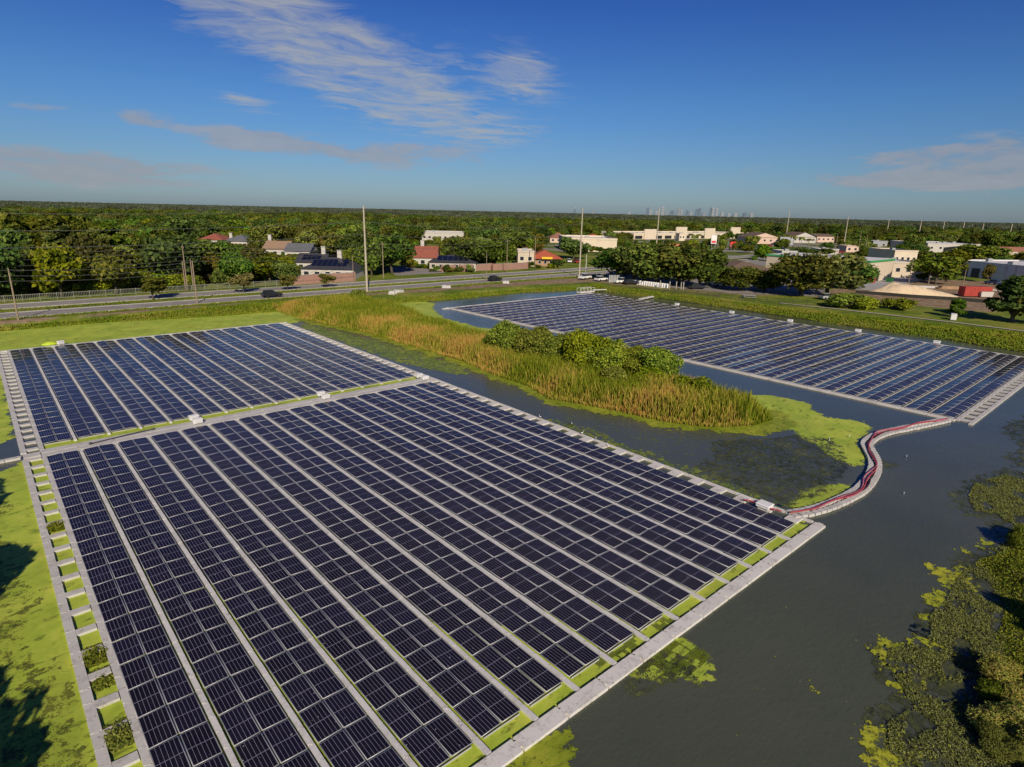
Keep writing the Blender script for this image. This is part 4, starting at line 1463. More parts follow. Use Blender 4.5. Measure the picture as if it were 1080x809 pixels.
# undergrowth behind the fence
for i in range(34):
    px = -20 + i * 10.2 + random.uniform(-4, 4)
    pb = 316.5 - (px * .055) - random.uniform(1.5, 6)
    if px > 290:
        break
    tree_px('bush' if i % 3 else 'autumn', px, pb, pb - random.uniform(8, 20), 'bushy undergrowth plant in the strip behind the pale fence', 'undergrowth behind the fence', random.uniform(18, 32))
# trees around the houses
for (k, px, pb, pt, wd_, lb) in (('oak', 125, 282, 235, 40, 'dark oak standing at the left of the bright green lawn'), ('oak', 182, 268, 227, 46, 'broad dark oak shading the bright green lawn'),
                                 ('oak', 212, 297, 252, 44, 'oak behind the fence below the red hipped roof'), ('oak', 240, 294, 254, 46, 'oak behind the fence below the grey roof'), ('oak', 264, 296, 258, 40, 'oak behind the fence below the tan house'),
                                 ('leafy', 285, 298, 270, 34, 'bright leafy tree left of the brick wall'), ('leafy', 300, 300, 276, 30, 'low bright tree at the left end of the brick wall'),
                                 ('oak', 392, 291, 250, 34, 'oak right of the house with solar roof'), ('oak', 412, 286, 248, 36, 'oak behind the wooden pole by the side street'), ('leafy', 372, 286, 262, 26, 'bright tree at the corner of the solar roofed house'),
                                 ('oak', 500, 284, 252, 40, 'oak behind the brick walls, left one'), ('oak', 522, 284, 254, 40, 'oak behind the brick walls, right one'), ('tall', 545, 275, 244, 26, 'tall tree behind the restaurant'),
                                 ('oak', 605, 273, 250, 34, 'oak right of the red restaurant roof'), ('leafy', 590, 281, 274, 16, 'small round tree in front of the restaurant')):
    tree_px(k, px, pb, pt, lb, None, wd_)
# trees outside the frame on the left bank, throwing their shade over the duckweed
rs_ = random.Random(4)
for k in range(11):
    tree('leafy', -12.9 + rs_.uniform(-.5, .5), -57 + k * 5.2 + rs_.uniform(-1, 1), rs_.uniform(7.2, 8.6), 'leafy tree on the left bank shading the duckweed', 'trees on the left bank', .9)
tree('tall', 33.0, -73.5, 9.5, 'tall tree on the south bank shading the marsh plants', None, .9)
# shrubs in the bottom right corner
for (k, x, y, h, wd_, lb) in (('near', 28.8, -62.8, 1.25, 1.8, 'yellow and rusty shrub in the bottom right corner, nearest'), ('near', 32.0, -62.3, 1.25, 1.8, 'yellow green shrub above the nearest one in the bottom right corner'),
                              ('nearg', 27.6, -62.2, .8, 1.5, 'green marsh shrub left of the rusty shrub'), ('nearg', 31.6, -61.4, .8, 1.6, 'green marsh shrub farther out on the right bank'),
                              ('nearg', 50.0, -59.6, 1.5, 1.4, 'green marsh shrub at the right edge above the dark shade'), ('near', 26.4, -64.2, .9, 1.7, 'rusty low shrub at the bottom edge of the photo')):
    tree(k, x, y, h, lb, 'shrubs on the right bank', wd_)
# greenery standing about the shops and gardens
r5 = random.Random(12)
for (x0, x1, y0, y1, n, hmin, hmax) in ((690, 800, 256, 270, 34, 4, 9), (800, 905, 262, 274, 16, 5, 10), (880, 1000, 258, 275, 16, 6, 13), (640, 700, 262, 275, 7, 6, 12), (1000, 1085, 262, 276, 8, 6, 12), (960, 1003, 283, 299, 5, 8, 18)):
    for k in range(n):
        px, pb = r5.uniform(x0, x1), r5.uniform(y0, y1)
        if (812 < px < 846 or 744 < px < 782) and 261 < pb < 268:
            continue
        tree_px(r5.choice(['oak', 'oak', 'leafy', 'bush']), px, pb, pb - r5.uniform(hmin, hmax), 'small dark green tree or bush among the shops and car parks', 'greenery among the shops', r5.uniform(8, 20))
for (px, pb, pt) in ((836, 262, 248), (844, 263, 249), (852, 263, 251), (728, 257, 245.5), (736, 258, 246), (731, 259, 248), (905, 272, 256), (1000, 285, 266)):
    tree_px('palm', px, pb, pt, 'palm tree standing by the shops', 'palms by the shops', 8)
for k in range(26):
    px = r5.uniform(205, 520)
    pb = 288 - (px - 205) * .016 + r5.uniform(-10, 4)
    if 374 < px < 430:
        continue
    tree_px(r5.choice(['leafy', 'oak', 'bush', 'street']), px, pb, pb - r5.uniform(6, 11), 'garden tree or bush close by the houses and shops', 'garden greenery between the houses', r5.uniform(9, 20))
for (x0, x1, pb, n) in ((210, 263, 264, 9), (276, 304, 273, 6), (300, 328, 276.5, 6), (312, 330, 287, 4), (432, 460, 282.5, 6), (453, 503, 286.5, 8), (445, 489, 257, 8), (594, 650, 266.5, 7), (556, 592, 282.5, 4)):
    for k in range(n):
        px = x0 + (x1 - x0) * (k + r5.uniform(.1, .9)) / n
        tree_px(r5.choice(['leafy', 'oak', 'bush']), px, pb + r5.uniform(-.3, .8), pb - r5.uniform(3.5, 9), 'garden tree or bush close by the houses and shops', 'garden greenery between the houses', r5.uniform(6, 13))
# ------------------------------------------------------------------ buildings
PROTECT = []          # (x0, y0, x1, y1, distance): keep random woods from hiding these


def protect(x0, y0, x1, y1, d):
    PROTECT.append((x0, y0, x1, y1, d))


GLASSW = NT('window_glass')
GLASSW.bsdf((0.02, 0.025, 0.03), .1, .6)
GLASSW = GLASSW.m
RED_T = mat('red_roof_tile', (0.28, 0.09, 0.06), .85, .25, 1.2)
TAN_T = mat('tan_shingle', (0.30, 0.20, 0.13), .9, .2, 1.2)
GREY_T = mat('grey_shingle', (0.13, 0.135, 0.145), .9, .25, 1.2)
DARK_T = mat('dark_shingle', (0.045, 0.045, 0.055), .85, .25, 1.2)
BROWN_T = mat('brown_shingle', (0.16, 0.11, 0.075), .9, .2, .8)
FLATW = mat('white_flat_roof', (0.60, 0.59, 0.57), .8, .15, .3)
STUCCO = mat('white_stucco', (0.48, 0.455, 0.41), .9, .1, .5)
CREAM = mat('cream_stucco', (0.62, 0.53, 0.40), .9, .12, .4)
BEIGE = mat('beige_stucco', (0.55, 0.47, 0.36), .9, .12, .4)
PINKW = mat('pink_stucco', (0.60, 0.44, 0.35), .9, .12, .4)
BRICK = NT('red_brick')
_bt = BRICK.n('ShaderNodeTexBrick')
_bt.inputs['Scale'].default_value = 2.2
_bt.inputs['Color1'].default_value = (0.34, 0.10, 0.065, 1)
_bt.inputs['Color2'].default_value = (0.25, 0.075, 0.05, 1)
_bt.inputs['Mortar'].default_value = (0.30, 0.22, 0.18, 1)
BRICK.bsdf(BRICK.mix(.35, _bt.outputs[0], BRICK.ramp(BRICK.noise(.7, 4), [(.3, (.2, .06, .045)), (.7, (.40, .13, .08))])), .9, .2)
BRICK = BRICK.m


def frame_at(pL, pR):
    """origin, direction and rotation of a facade from its left to its right foot as seen from the pond"""
    d = Vector((pR[0] - pL[0], pR[1] - pL[1]))
    return d.length, math.atan2(d.y, d.x)


def window(parent, x, y, z, ww, hh, face='front'):
    b = MB()
    if face == 'front':
        b.box((x, y, z), (ww + .16, .06, hh + .16), 0, 0)
        b.box((x, y - .035, z), (ww, .04, hh), 0, 1)
    else:
        b.box((x, y, z), (.06, ww + .16, hh + .16), 0, 0)
        b.box((x + (.035 if face == 'right' else -.035), y, z), (.04, ww, hh), 0, 1)
    return b.build('window', [WHITE, GLASSW], parent)


def house(name, label, pL, pR, depth, eave, ridge, wall, roof, style='hip', group=None, chim=(), cat='house', win=3, over=.5, cham=STUCCO, solar=0):
    """facade from pL to pR, the body behind it; local x along the facade, y away from the viewer"""
    W, rz = frame_at(pL, pR)
    r = empty(name, (*pL, GZ), label, cat, group, rz)
    b = MB()
    b.box((W / 2, depth / 2, eave / 2 - .15), (W, depth, eave + .3))
    b.build('wall', wall, r)
    b = MB()
    o = over
    x0, x1, y0, y1 = -o, W + o, -o, depth + o
    e = eave + .02
    if style == 'hip':
        if W >= depth:
            k = min(depth / 2 + o, W / 2 * .9)
            rid = [(k - o, depth / 2, ridge), (W - k + o, depth / 2, ridge)]
        else:
            k = W / 2 + o
            rid = [(W / 2, k - o, ridge), (W / 2, depth - k + o, ridge)]
        vs = [(x0, y0, e), (x1, y0, e), (x1, y1, e), (x0, y1, e), rid[0], rid[1]]
        fs = [(0, 1, 5, 4), (1, 2, 5), (2, 3, 4, 5), (3, 0, 4), (3, 2, 1, 0)] if W >= depth else [(0, 1, 4), (1, 2, 5, 4), (2, 3, 5), (3, 0, 4, 5), (3, 2, 1, 0)]
        b.add(vs, fs)
        gable = None
    elif style == 'gable_x':      # ridge along the facade
        vs = [(x0, y0, e), (x1, y0, e), (x1, y1, e), (x0, y1, e), (x0, depth / 2, ridge), (x1, depth / 2, ridge)]
        b.add(vs, [(0, 1, 5, 4), (2, 3, 4, 5), (3, 2, 1, 0)])
        gable = [[(0, 0, eave), (0, depth, eave), (0, depth / 2, ridge - .12)], [(W, 0, eave), (W, depth, eave), (W, depth / 2, ridge - .12)]]
    elif style == 'gable_y':      # gable faces the viewer
        vs = [(x0, y0, e), (x1, y0, e), (x1, y1, e), (x0, y1, e), (W / 2, y0, ridge), (W / 2, y1, ridge)]
        b.add(vs, [(3, 0, 4, 5), (1, 2, 5, 4), (3, 2, 1, 0)])
        gable = [[(0, .02, eave), (W, .02, eave), (W / 2, .02, ridge - .12)], [(0, depth, eave), (W, depth, eave), (W / 2, depth, ridge - .12)]]
    else:                          # flat roof behind a parapet
        b.box((W / 2, depth / 2, eave + .16), (W - .5, depth - .5, .02))
        for c, s_ in (((W / 2, -.01, eave + ridge / 2), (W + .3, .3, ridge)), ((W / 2, depth, eave + ridge / 2), (W + .3, .3, ridge)), ((0, depth / 2, eave + ridge / 2), (.3, depth - .32, ridge)), ((W, depth / 2, eave + ridge / 2), (.3, depth - .32, ridge))):
            b.box(c, s_, 0, 1)
        gable = None
        roof_units = max(1, int(W / 9))
    ro = b.build('roof', [roof, wall], r)
    if style == 'flat':
        for k in range(roof_units):
            b = MB()
            hu = random.uniform(.7, 1.4)
            b.box((W * (k + random.uniform(.25, .75)) / roof_units, depth * random.uniform(.2, .6), eave + .18 + hu / 2), (random.uniform(1.2, 2.6), random.uniform(1.2, 2.2), hu))
            b.build('roof_unit', GREYM, ro)
    if gable:
        for g in gable:
            b = MB()
            b.add(g, [(0, 1, 2)])
            b.build('gable', cham, r)
    for (cx_, cy_, ch) in chim:
        b = MB()
        b.box((cx_ * W, cy_ * depth, eave + ch / 2), (1.3, 1.0, ch))
        b.box((cx_ * W, cy_ * depth, eave + ch + .08), (1.55, 1.25, .16))
        b.build('chimney', STUCCO, ro)
    for k in range(win):
        window(r, W * (k + .5) / win, -.03, eave * .55, min(1.6, W / win * .45), min(1.4, eave * .4))
    if solar:
        # panels lying on the front slope
        sl = math.atan2(ridge - e, depth / 2 + o)
        for k in range(solar):
            b = MB()
            f0, f1 = .25, .78
            xa = W * (.16 + .68 * k / solar)
            xb = xa + W * .68 / solar - .15
            ya, yb = y0 + (depth / 2 + o) * f0, y0 + (depth / 2 + o) * f1
            za, zb = e + (ridge - e) * f0 + .08, e + (ridge - e) * f1 + .08
            b.add([(xa, ya, za), (xb, ya, za), (xb, yb, zb), (xa, yb, zb), (xa, ya, za - .05), (xb, ya, za - .05), (xb, yb, zb - .05), (xa, yb, zb - .05)], [(0, 1, 2, 3), (4, 5, 1, 0), (5, 6, 2, 1), (6, 7, 3, 2), (7, 4, 0, 3)])
            b.build('roof_solar_panel', ROOFSOL, ro)
    return r


ROOFSOL = NT('roof_solar')
ROOFSOL.bsdf((0.008, 0.01, 0.02), .15, .5)
ROOFSOL = ROOFSOL.m


def house_px(name, label, x0, x1, pyb, pye, pyr, depth, wall, roof, style, **kw):
    """house whose facade foot spans x0..x1 at row pyb of the photograph"""
    pL, pR = G(x0, pyb), G(x1, pyb - (x1 - x0) * kw.pop('skew', -.02))
    mx = ((pL[0] + pR[0]) / 2, (pL[1] + pR[1]) / 2)
    ev = HT(*mx, pye) - GZ
    d = Vector((pR[0] - pL[0], pR[1] - pL[1])).normalized()
    back = (mx[0] - d.y * depth / 2, mx[1] + d.x * depth / 2)
    if style == 'flat':
        rd = kw.pop('par', .6)
        ev -= rd
    else:
        rd = HT(*back, pyr) - GZ
    ev = max(ev, 2.2)
    rd = max(rd, ev + 1.0) if style != 'flat' else rd
    protect(x0 - 1, kw.pop('ptop', pyr) - 1, x1 + 1, kw.pop('pbot', pyb - .25 * (pyb - pyr)), DIST(*mx))
    return house(name, label, pL, pR, depth, ev, rd, wall, roof, style, **kw)


HG = 'houses beyond the road'
house_px('house', 'house with red hipped roof above the trees at the left', 210, 235, 262, 253, 246, 14, STUCCO, RED_T, 'hip', win=3)
house_px('house', 'pale house with grey hipped roof beside the red hipped one', 236, 263, 262.5, 254.5, 247.5, 14, STUCCO, GREY_T, 'hip', chim=((.1, .5, 3.5),))
house_px('house', 'tan roofed house with gable and pale chimney', 278, 303, 271, 263, 254, 13, STUCCO, TAN_T, 'gable_x', chim=((.05, .6, 5.5),))
house_px('house', 'white house with grey gabled roof behind the solar roofed one', 301, 327, 275, 265, 256.5, 12, STUCCO, GREY_T, 'gable_x')
house_px('house', 'low house with dark solar panelled roof and chimney, left one', 313, 342, 285, 277, 267, 11, STUCCO, DARK_T, 'gable_x', chim=((.85, .5, 5.0),), solar=4)
house_px('house', 'big white house with dark solar panelled hipped roof behind the brick wall', 318, 374, 294, 284, 271, 15, STUCCO, DARK_T, 'hip', chim=((.62, .5, 5.0),), win=5, solar=7)
house_px('house', 'house with steep red roof, white gable and chimney', 432, 460, 281, 272, 259.5, 12, STUCCO, RED_T, 'gable_x', chim=((.42, .55, 6.0),))
house_px('house', 'low dark roofed house with wide porch beside the red roofed one', 453, 502, 285, 277, 268.5, 13, mat('shade_stucco', (0.40, 0.36, 0.31), .9, .1, .5), DARK_T, 'hip', win=6, solar=6)
house_px('house', 'small house with brown roof peeping between trees behind the restaurant', 580, 598, 256, 251, 245, 14, PINKW, mat('rust_roof', (0.28, 0.13, 0.08), .9, .2, 1), 'hip')
house_px('school_building', 'long white flat building among the trees left of the restaurant', 445, 489, 255, 245, 243, 30, STUCCO, FLATW, 'flat', cat='building', win=8, par=.8, pbot=249)
# restaurant
rs = house_px('restaurant', 'restaurant with bright red hipped roof and yellow sign by the road', 560, 590, 280.5, 273, 263.5, 15, mat('rest_wall', (0.36, 0.22, 0.14), .9, .1, 1), mat('bright_red_roof', (0.40, 0.10, 0.05), .7, .15, 1.5), 'hip', cat='restaurant', win=5, over=1.2)
b = MB()
b.box((6.2, -1.5, 3.3), (4.2, .15, .8))
b.build('sign', mat('yellow_sign', (0.75, 0.48, 0.03), .6, .1, 1), rs)
house_px('shop_building', 'pale square shop block attached left of the red restaurant', 546, 563, 280.5, 264.5, 263, 14, BEIGE, FLATW, 'flat', cat='shop', win=2)
house_px('big_store', 'large beige windowless store block behind the tall pole', 597, 650, 265, 251, 249, 40, CREAM, FLATW, 'flat', cat='store', win=0, par=1.0)
house_px('corner_shop', 'small shop with red roof on the far side of the beige store', 620, 633, 258, 249.5, 246.5, 12, STUCCO, mat('bright_red_roof', (0.52, 0.085, 0.035)), 'hip', cat='shop', win=2)
# strip mall
m = house_px('shopping_centre', 'long cream shopping centre with stepped parapet in front of the woods', 668, 789, 252.5, 245.5, 244, 40, CREAM, FLATW, 'flat', cat='shopping centre', win=0, par=1.2, skew=.010, pbot=251)
W = (Vector(G(789, 251.3)) - Vector(G(668, 252.5))).length
for k in range(13):
    b = MB()
    b.box((W * (k + .5) / 13, -.1, 1.7), (W / 13 * .7, .12, 2.6))
    b.build('shop_window', GLASSW, m)
for k, f in enumerate((.12, .37, .62, .86)):
    b = MB()
    hh = (8.5, 10.5, 9.5, 10.5)[k]
    b.box((W * f, -.6, hh / 2), (W * .09, 1.0, hh))
    b.build('raised_front', CREAM, m)
for (x0, x1, yb, ye, yr, lb) in ((790, 822, 257, 250.5, 245, 'pink shop row with broad gable left of the grey billboard'), (836, 860, 256, 250, 244.5, 'pale shop with pointed gable right of the grey billboard')):
    house_px('shop_building', lb, x0, x1, yb, ye, yr, 24, PINKW if x0 < 800 else STUCCO, BROWN_T, 'gable_y', cat='shop', win=5, cham=PINKW if x0 < 800 else STUCCO)
house_px('shop_building', 'pale low shop row with brown roof beside the pointed gable', 861, 880, 255.5, 249.5, 246.5, 24, PINKW, BROWN_T, 'gable_x', cat='shop', win=4)
house_px('drive_in', 'low orange fronted drive-in behind the oak clump', 708, 742, 268, 259, 256.5, 16, mat('orange_front', (0.55, 0.17, 0.07), .8, .15, 1), FLATW, 'flat', cat='restaurant', win=4)
house_px('bank_building', 'low building with brown hipped roof behind the round oaks', 763, 825, 297, 288, 274.5, 26, STUCCO, BROWN_T, 'hip', cat='building', win=6, over=1.5, pbot=286)
# green trimmed store: its long west side and its south wall
gs = empty('green_trimmed_store', (225.2, 12.7, GZ), 'white shop with green roof edge and loading bay at its end wall', 'store')
hgt_ = HT(225.2, 12.7, 276.5) - GZ
b = MB()
b.box((11.6, 18, hgt_ / 2 - .2), (23.2, 36, hgt_ + .4))
b.build('wall', BEIGE, gs)
b = MB()
b.box((11.6, 18, hgt_ + .32), (23.0, 35.8, .2))
b.build('roof', FLATW, gs)
b = MB()
for c, s_ in (((11.6, -.15, hgt_ + .1), (23.9, .3, .62)), ((11.6, 36.15, hgt_ + .1), (23.9, .3, .62)), ((-.15, 18, hgt_ + .1), (.3, 35.9, .62)), ((23.35, 18, hgt_ + .1), (.3, 35.9, .62))):
    b.box(c, s_)
b.build('roof_edge', mat('green_trim', (0.05, 0.30, 0.09), .6, .1, 1), gs)
for x in (4.0, 9.0):
    b = MB()
    b.box((x, -.08, 1.7), (2.4, .12, 3.3))
    b.build('loading_door', DARKM, gs)
for k in range(6):
    b = MB()
    b.box((2.0 + k * 3.9, -.06, hgt_ / 2 + .6), (.25, .12, hgt_ - 1.4))
    b.build('pilaster', CREAM, gs)
protect(900, 270, 942, 297, 238)
house_px('green_trimmed_annex', 'small white annex with green roof edge left of the larger store', 824, 840, 272, 264.5, 262.5, 12, STUCCO, mat('green_trim', (0, 0, 0)), 'flat', cat='shop', win=2)
house_px('office_block', 'beige two storey block right of the green trimmed shop', 940, 973, 292.5, 276.5, 274, 22, BEIGE, FLATW, 'flat', cat='building', win=3)
house_px('office_block', 'beige upper block with dark windows behind the beige two storey block', 941, 965, 282, 264, 262, 20, CREAM, GREY_T, 'flat', cat='building', win=4)
wh = house_px('warehouse', 'white ribbed warehouse with heaped tan material behind its roof', 1004, 1110, 290, 278, 276.5, 30, mat('white_ribbed', (0.62, 0.62, 0.60), .7, .15, .5), FLATW, 'flat', cat='warehouse', win=0, skew=-.12)
for k in range(3):
    b = MB()
    b.box((5 + k * 5.0, -.08, 1.8), (3.4, .12, 3.4))
    b.build('loading_door', DARKM, wh)
for k in range(7):
    b = MB()
    b.box((22 + k * 3.6, -.06, 2.8), (.3, .12, 5))
    b.build('rib', STUCCO, wh)
house_px('warehouse', 'long white roofed hall behind the trees at the right', 977, 1033, 266, 257, 254.5, 40, STUCCO, FLATW, 'flat', cat='warehouse', win=6, par=.5)
house_px('warehouse', 'long low orange red roofed hall at the right edge', 1031, 1100, 271, 265, 260, 30, PINKW, mat('orange_roof', (0.42, 0.17, 0.10), .9, .15, .4), 'gable_x', cat='warehouse', win=8)
for k, (x0, x1, yb, yt, lb) in enumerate(((864, 884, 268, 262.5, 'white roofed kiosk in the shop car park'), (892, 905, 266, 259, 'small pale shop right of the wooden poles'), (920, 935, 262, 254, 'small grey house right of the shop car park'),
                                          (1010, 1030, 262, 258, 'pale shed in front of the white roofed hall'), (716, 722, 254, 246, 'narrow pale block beside the shopping centre palms'))):
    house_px('small_building', lb, x0, x1, yb, yt, yt - 1, 10, (STUCCO, PINKW, GREYM, STUCCO, CREAM)[k], FLATW, 'flat', cat='building', win=2)

# brick walls along the road
for (x0, y0, x1, y1, ht_, lb) in ((309, 300.5, 374, 296.5, 2.5, 'long red brick garden wall in front of the solar roofed house'), (466, 287, 480, 286.3, 2.2, 'short red brick wall by the street entrance'),
                                  (485, 286.5, 518, 285, 2.3, 'red brick wall between the street entrance and the wooden pole'), (520, 285.5, 556, 283.5, 2.3, 'red brick wall next to the restaurant')):
    pL, pR = G(x0, y0), G(x1, y1)
    W, rz = frame_at(pL, pR)
    r = empty('brick_wall', (*pL, GZ), lb, 'wall', 'brick walls along the road', rz)
    b = MB()
    b.box((W / 2, 0, ht_ / 2 - .2), (W, .3, ht_ + .4))
    b.build('wall', BRICK, r)
    b = MB()
    b.box((W / 2, 0, ht_ + .05), (W + .1, .42, .1))
    b.build('coping', PAVE, r)
    n = max(2, int(W / 5))
    for k in range(n + 1):
        b = MB()
        b.box((W * k / n, 0, ht_ / 2 + .05), (.5, .5, ht_ + .3))
        b.build('pillar', BRICK, r)
    protect(x0, y1 - 8, x1, y0, DIST(*pL))

# pale fence along the far verge
fe = empty('fence', (0, 102, GZ), 'long pale railing fence along the far side of the road', 'fence')
FEN = mat('pale_fence', (0.24, 0.25, 0.20), .8, .2, 1)
b = MB()
for zz in (.25, 1.35):
    b.tube([(-70, 0, zz), (62, -.5, zz)], .055, 4)
b.build('rail', FEN, fe)
b = MB()
for k in range(440):
    x = -70 + k * .3
    b.box((x, -.5 * (x + 70) / 132, .8), (.06, .05, 1.1))
b.build('pickets', FEN, fe)
for k in range(45):
    b = MB()
    x = -70 + k * 3
    b.box((x, -.5 * (x + 70) / 132, .75), (.13, .13, 1.5))
    b.build('post', FEN, fe)
fe2 = empty('fence', (146, 8, GZ), 'low dark wire fence behind the east bank', 'fence')
b = MB()
pts = [G(700, 309.5), G(760, 315), G(800, 319.5), G(860, 323.5)]
pts = [(x - 146, y - 8) for x, y in pts]
for zz in (.5, 1.0, 1.45):
    b.tube([(x, y, zz) for x, y in pts], .03, 4)
b.build('wire', DARKM, fe2)
for x, y in resample(smooth(pts), 3.0):
    b = MB()
    b.tube([(x, y, -.2), (x, y, 1.6)], .05, 5)
    b.build('post', DARKM, fe2)

# ------------------------------------------------------------------ poles and wires
CONC = mat('concrete_pole', (0.42, 0.37, 0.29), .9, .15, 1)
WOOD = mat('wood_pole', (0.26, 0.20, 0.14), .9, .25, 2)


def pole(x, y, h, r0, m, label, group=None, arm=0, lamp=0, az_=0.0):
    r = empty('utility_pole' if not lamp else 'street_lamp', (x, y, GZ), label, 'pole' if not lamp else 'street lamp', group, az_)
    b = MB()
    b.tube([(0, 0, -.5), (0, 0, h * .5), (0, 0, h)], [r0, r0 * .8, r0 * .6], 8)
    b.build('post', m, r)
    if arm:
        b = MB()
        for k in range(arm):
            z = h - .5 - k * 1.3
            b.box((0, .02, z), (2.0, .14, .16))
            for s in (-.9, 0, .9):
                b.tube([(s, 0, z + .05), (s, 0, z + .38)], .05, 5)
        b.build('crossarm', m, r)
    if lamp:
        b = MB()
        b.tube([(0, 0, h - .3), (-1.2, 0, h + .1), (-3.4, 0, h + .2)], [.09, .07, .06], 6)
        b.box((-3.9, 0, h + .16), (1.1, .35, .18))
        b.build('lamp_arm', GREYM, r)
    return r


TP = 'tall concrete poles along the road'
pole(72.8, 80.1 - 3.0, HT(72.8, 77.1, 217) - GZ, .30, CONC, 'tallest concrete pole standing on the near verge left of centre', TP)
pole(150.5, 75.6, HT(150.5, 75.6, 219.5) - GZ, .28, CONC, 'tall concrete lamp pole beside the parked white vehicles', TP, lamp=1)
pole(*G(692, 262), 24.5, .42, CONC, 'tall concrete lamp pole rising out of the oak clump', TP, lamp=1)
for (px, pb, pt, lb) in ((828.5, 254, 222, 'tall pole behind the grey billboard'), (889, 264, 228.5, 'tall leaning pole right of the shops'), (933.5, 256, 231.5, 'tall pole in the woods above the beige blocks'),
                         (967, 258, 232, 'tall pole right of the one above the beige blocks'), (993, 250, 233.5, 'slim tall pole in the woods above the white hall'), (1014, 250, 234, 'slim pole in the woods right of the white hall'),
                         (1034, 252, 235.5, 'slim pole above the orange red hall'), (1063, 256, 236, 'slim pole near the right edge above the orange red hall')):
    x, y = G(px, pb)
    pole(x, y, HT(x, y, pt) - GZ, .0006 * DIST(x, y) + .08, CONC, lb, TP)
WP = 'wooden poles along the road'
wood = {}
for key, px, pb, pt, lb in (('A', 19.5, 337.5, 283, 'wooden pole on the near verge at the left edge'), ('B', 208, 320, 275, 'short wooden pole on the near verge below the group of three'),
                            ('C', 198, 307, 259, 'tallest of the three wooden poles behind the reservation tree'), ('D', 204.5, 306.5, 273, 'right one of the three wooden poles behind the reservation tree'), ('E', 196, 307, 275, 'shortest left one of the three wooden poles'),
                            ('F', 404.5, 294, 256, 'wooden pole at the mouth of the side street'), ('G', 373, 297.5, 270, 'slim pole at the right end of the long brick wall'), ('H', 534.5, 287, 253, 'wooden pole in front of the brick walls'),
                            ('I', 513, 296, 266, 'slim pole on the reservation near the dark car'), ('J', 564, 283, 249, 'wooden pole left of the restaurant'), ('K', 617.5, 291, 268, 'slim white pole beside the tall lamp pole by the parked vehicles')):
    x, y = G(px, pb)
    h = HT(x, y, pt) - GZ
    wood[key] = (x, y, h)
    pole(x, y, h, .17 if key not in 'GIK' else .11, WOOD if key != 'K' else WHITE, lb, WP, arm=1 if key in 'ACFH' else 0, az_=R(90))
k = 0
for (px, pb, pt) in ((742, 256, 246), (757, 262, 246), (842, 262, 252), (852, 262, 250), (861, 262, 251), (880, 270, 246), (905, 265, 243), (912, 266, 248), (942, 258, 245), (956, 258, 247), (957, 305, 272), (979, 300, 269), (1013, 312, 284), (1052, 262, 249), (1070, 262, 250)):
    x, y = G(px, pb)
    pole(x, y, HT(x, y, pt) - GZ, .0003 * DIST(x, y) + .06, WOOD, 'slim pole standing among the shops, trees and yards at the right', 'slim poles in the shop area')
WIRE = mat('wire', (0.10, 0.10, 0.10), .6, .1, 1)


def wire(p, q, sag, label, group, r=.035):
    b = MB()
    n = 12
    b.tube([tuple(p[i] + (q[i] - p[i]) * k / n - (sag * 4 * (k / n) * (1 - k / n) if i == 2 else 0) for i in range(3)) for k in range(n + 1)], r, 4)
    return tag(b.build('power_line', WIRE), label, 'power line', group)


def pz(key, dz_=0.3):
    x, y, h = wood[key]
    return (x, y, GZ + h + dz_ - .4)


WG = 'overhead wires along the road'
for dz_ in (.1, -.9, -1.8):
    A, B = pz('A', dz_), pz('B', dz_)
    wire((A[0] - 62, A[1] - 3, A[2]), A, .7, 'thin overhead wire running from the left edge to the near wooden pole', WG)
    wire(A, B, .6, 'thin overhead wire between the two wooden poles on the near verge', WG)
for dz_ in (.1, -1.0, -2.2, -3.2):
    A, B = pz('C', dz_), pz('F', dz_)
    wire((A[0] - 100, A[1] + 1, A[2]), A, 1.2, 'thin overhead wire crossing in front of the left wood', WG)
    wire(A, B, .8, 'thin overhead wire in front of the houses', WG)
    if dz_ > -2:
        wire(B, pz('H', dz_), .8, 'thin overhead wire above the brick walls', WG)
hp = [(72.8, 77.1, HT(72.8, 77.1, 217)), (150.5, 75.6, HT(150.5, 75.6, 219.5))]
for dz_ in (-1.0, -4.0, -7.0):
    wire((-70, 82, 22.5 + dz_), (72.8, 77.1, 22.2 + dz_), 2.2, 'long high wire reaching the tallest concrete pole from the left', 'high wires on the concrete poles', .045)
    wire((72.8, 77.1, 22.2 + dz_), (150.5, 75.6, 22.0 + dz_), 1.4, 'high wire between the two nearest tall concrete poles', 'high wires on the concrete poles', .045)

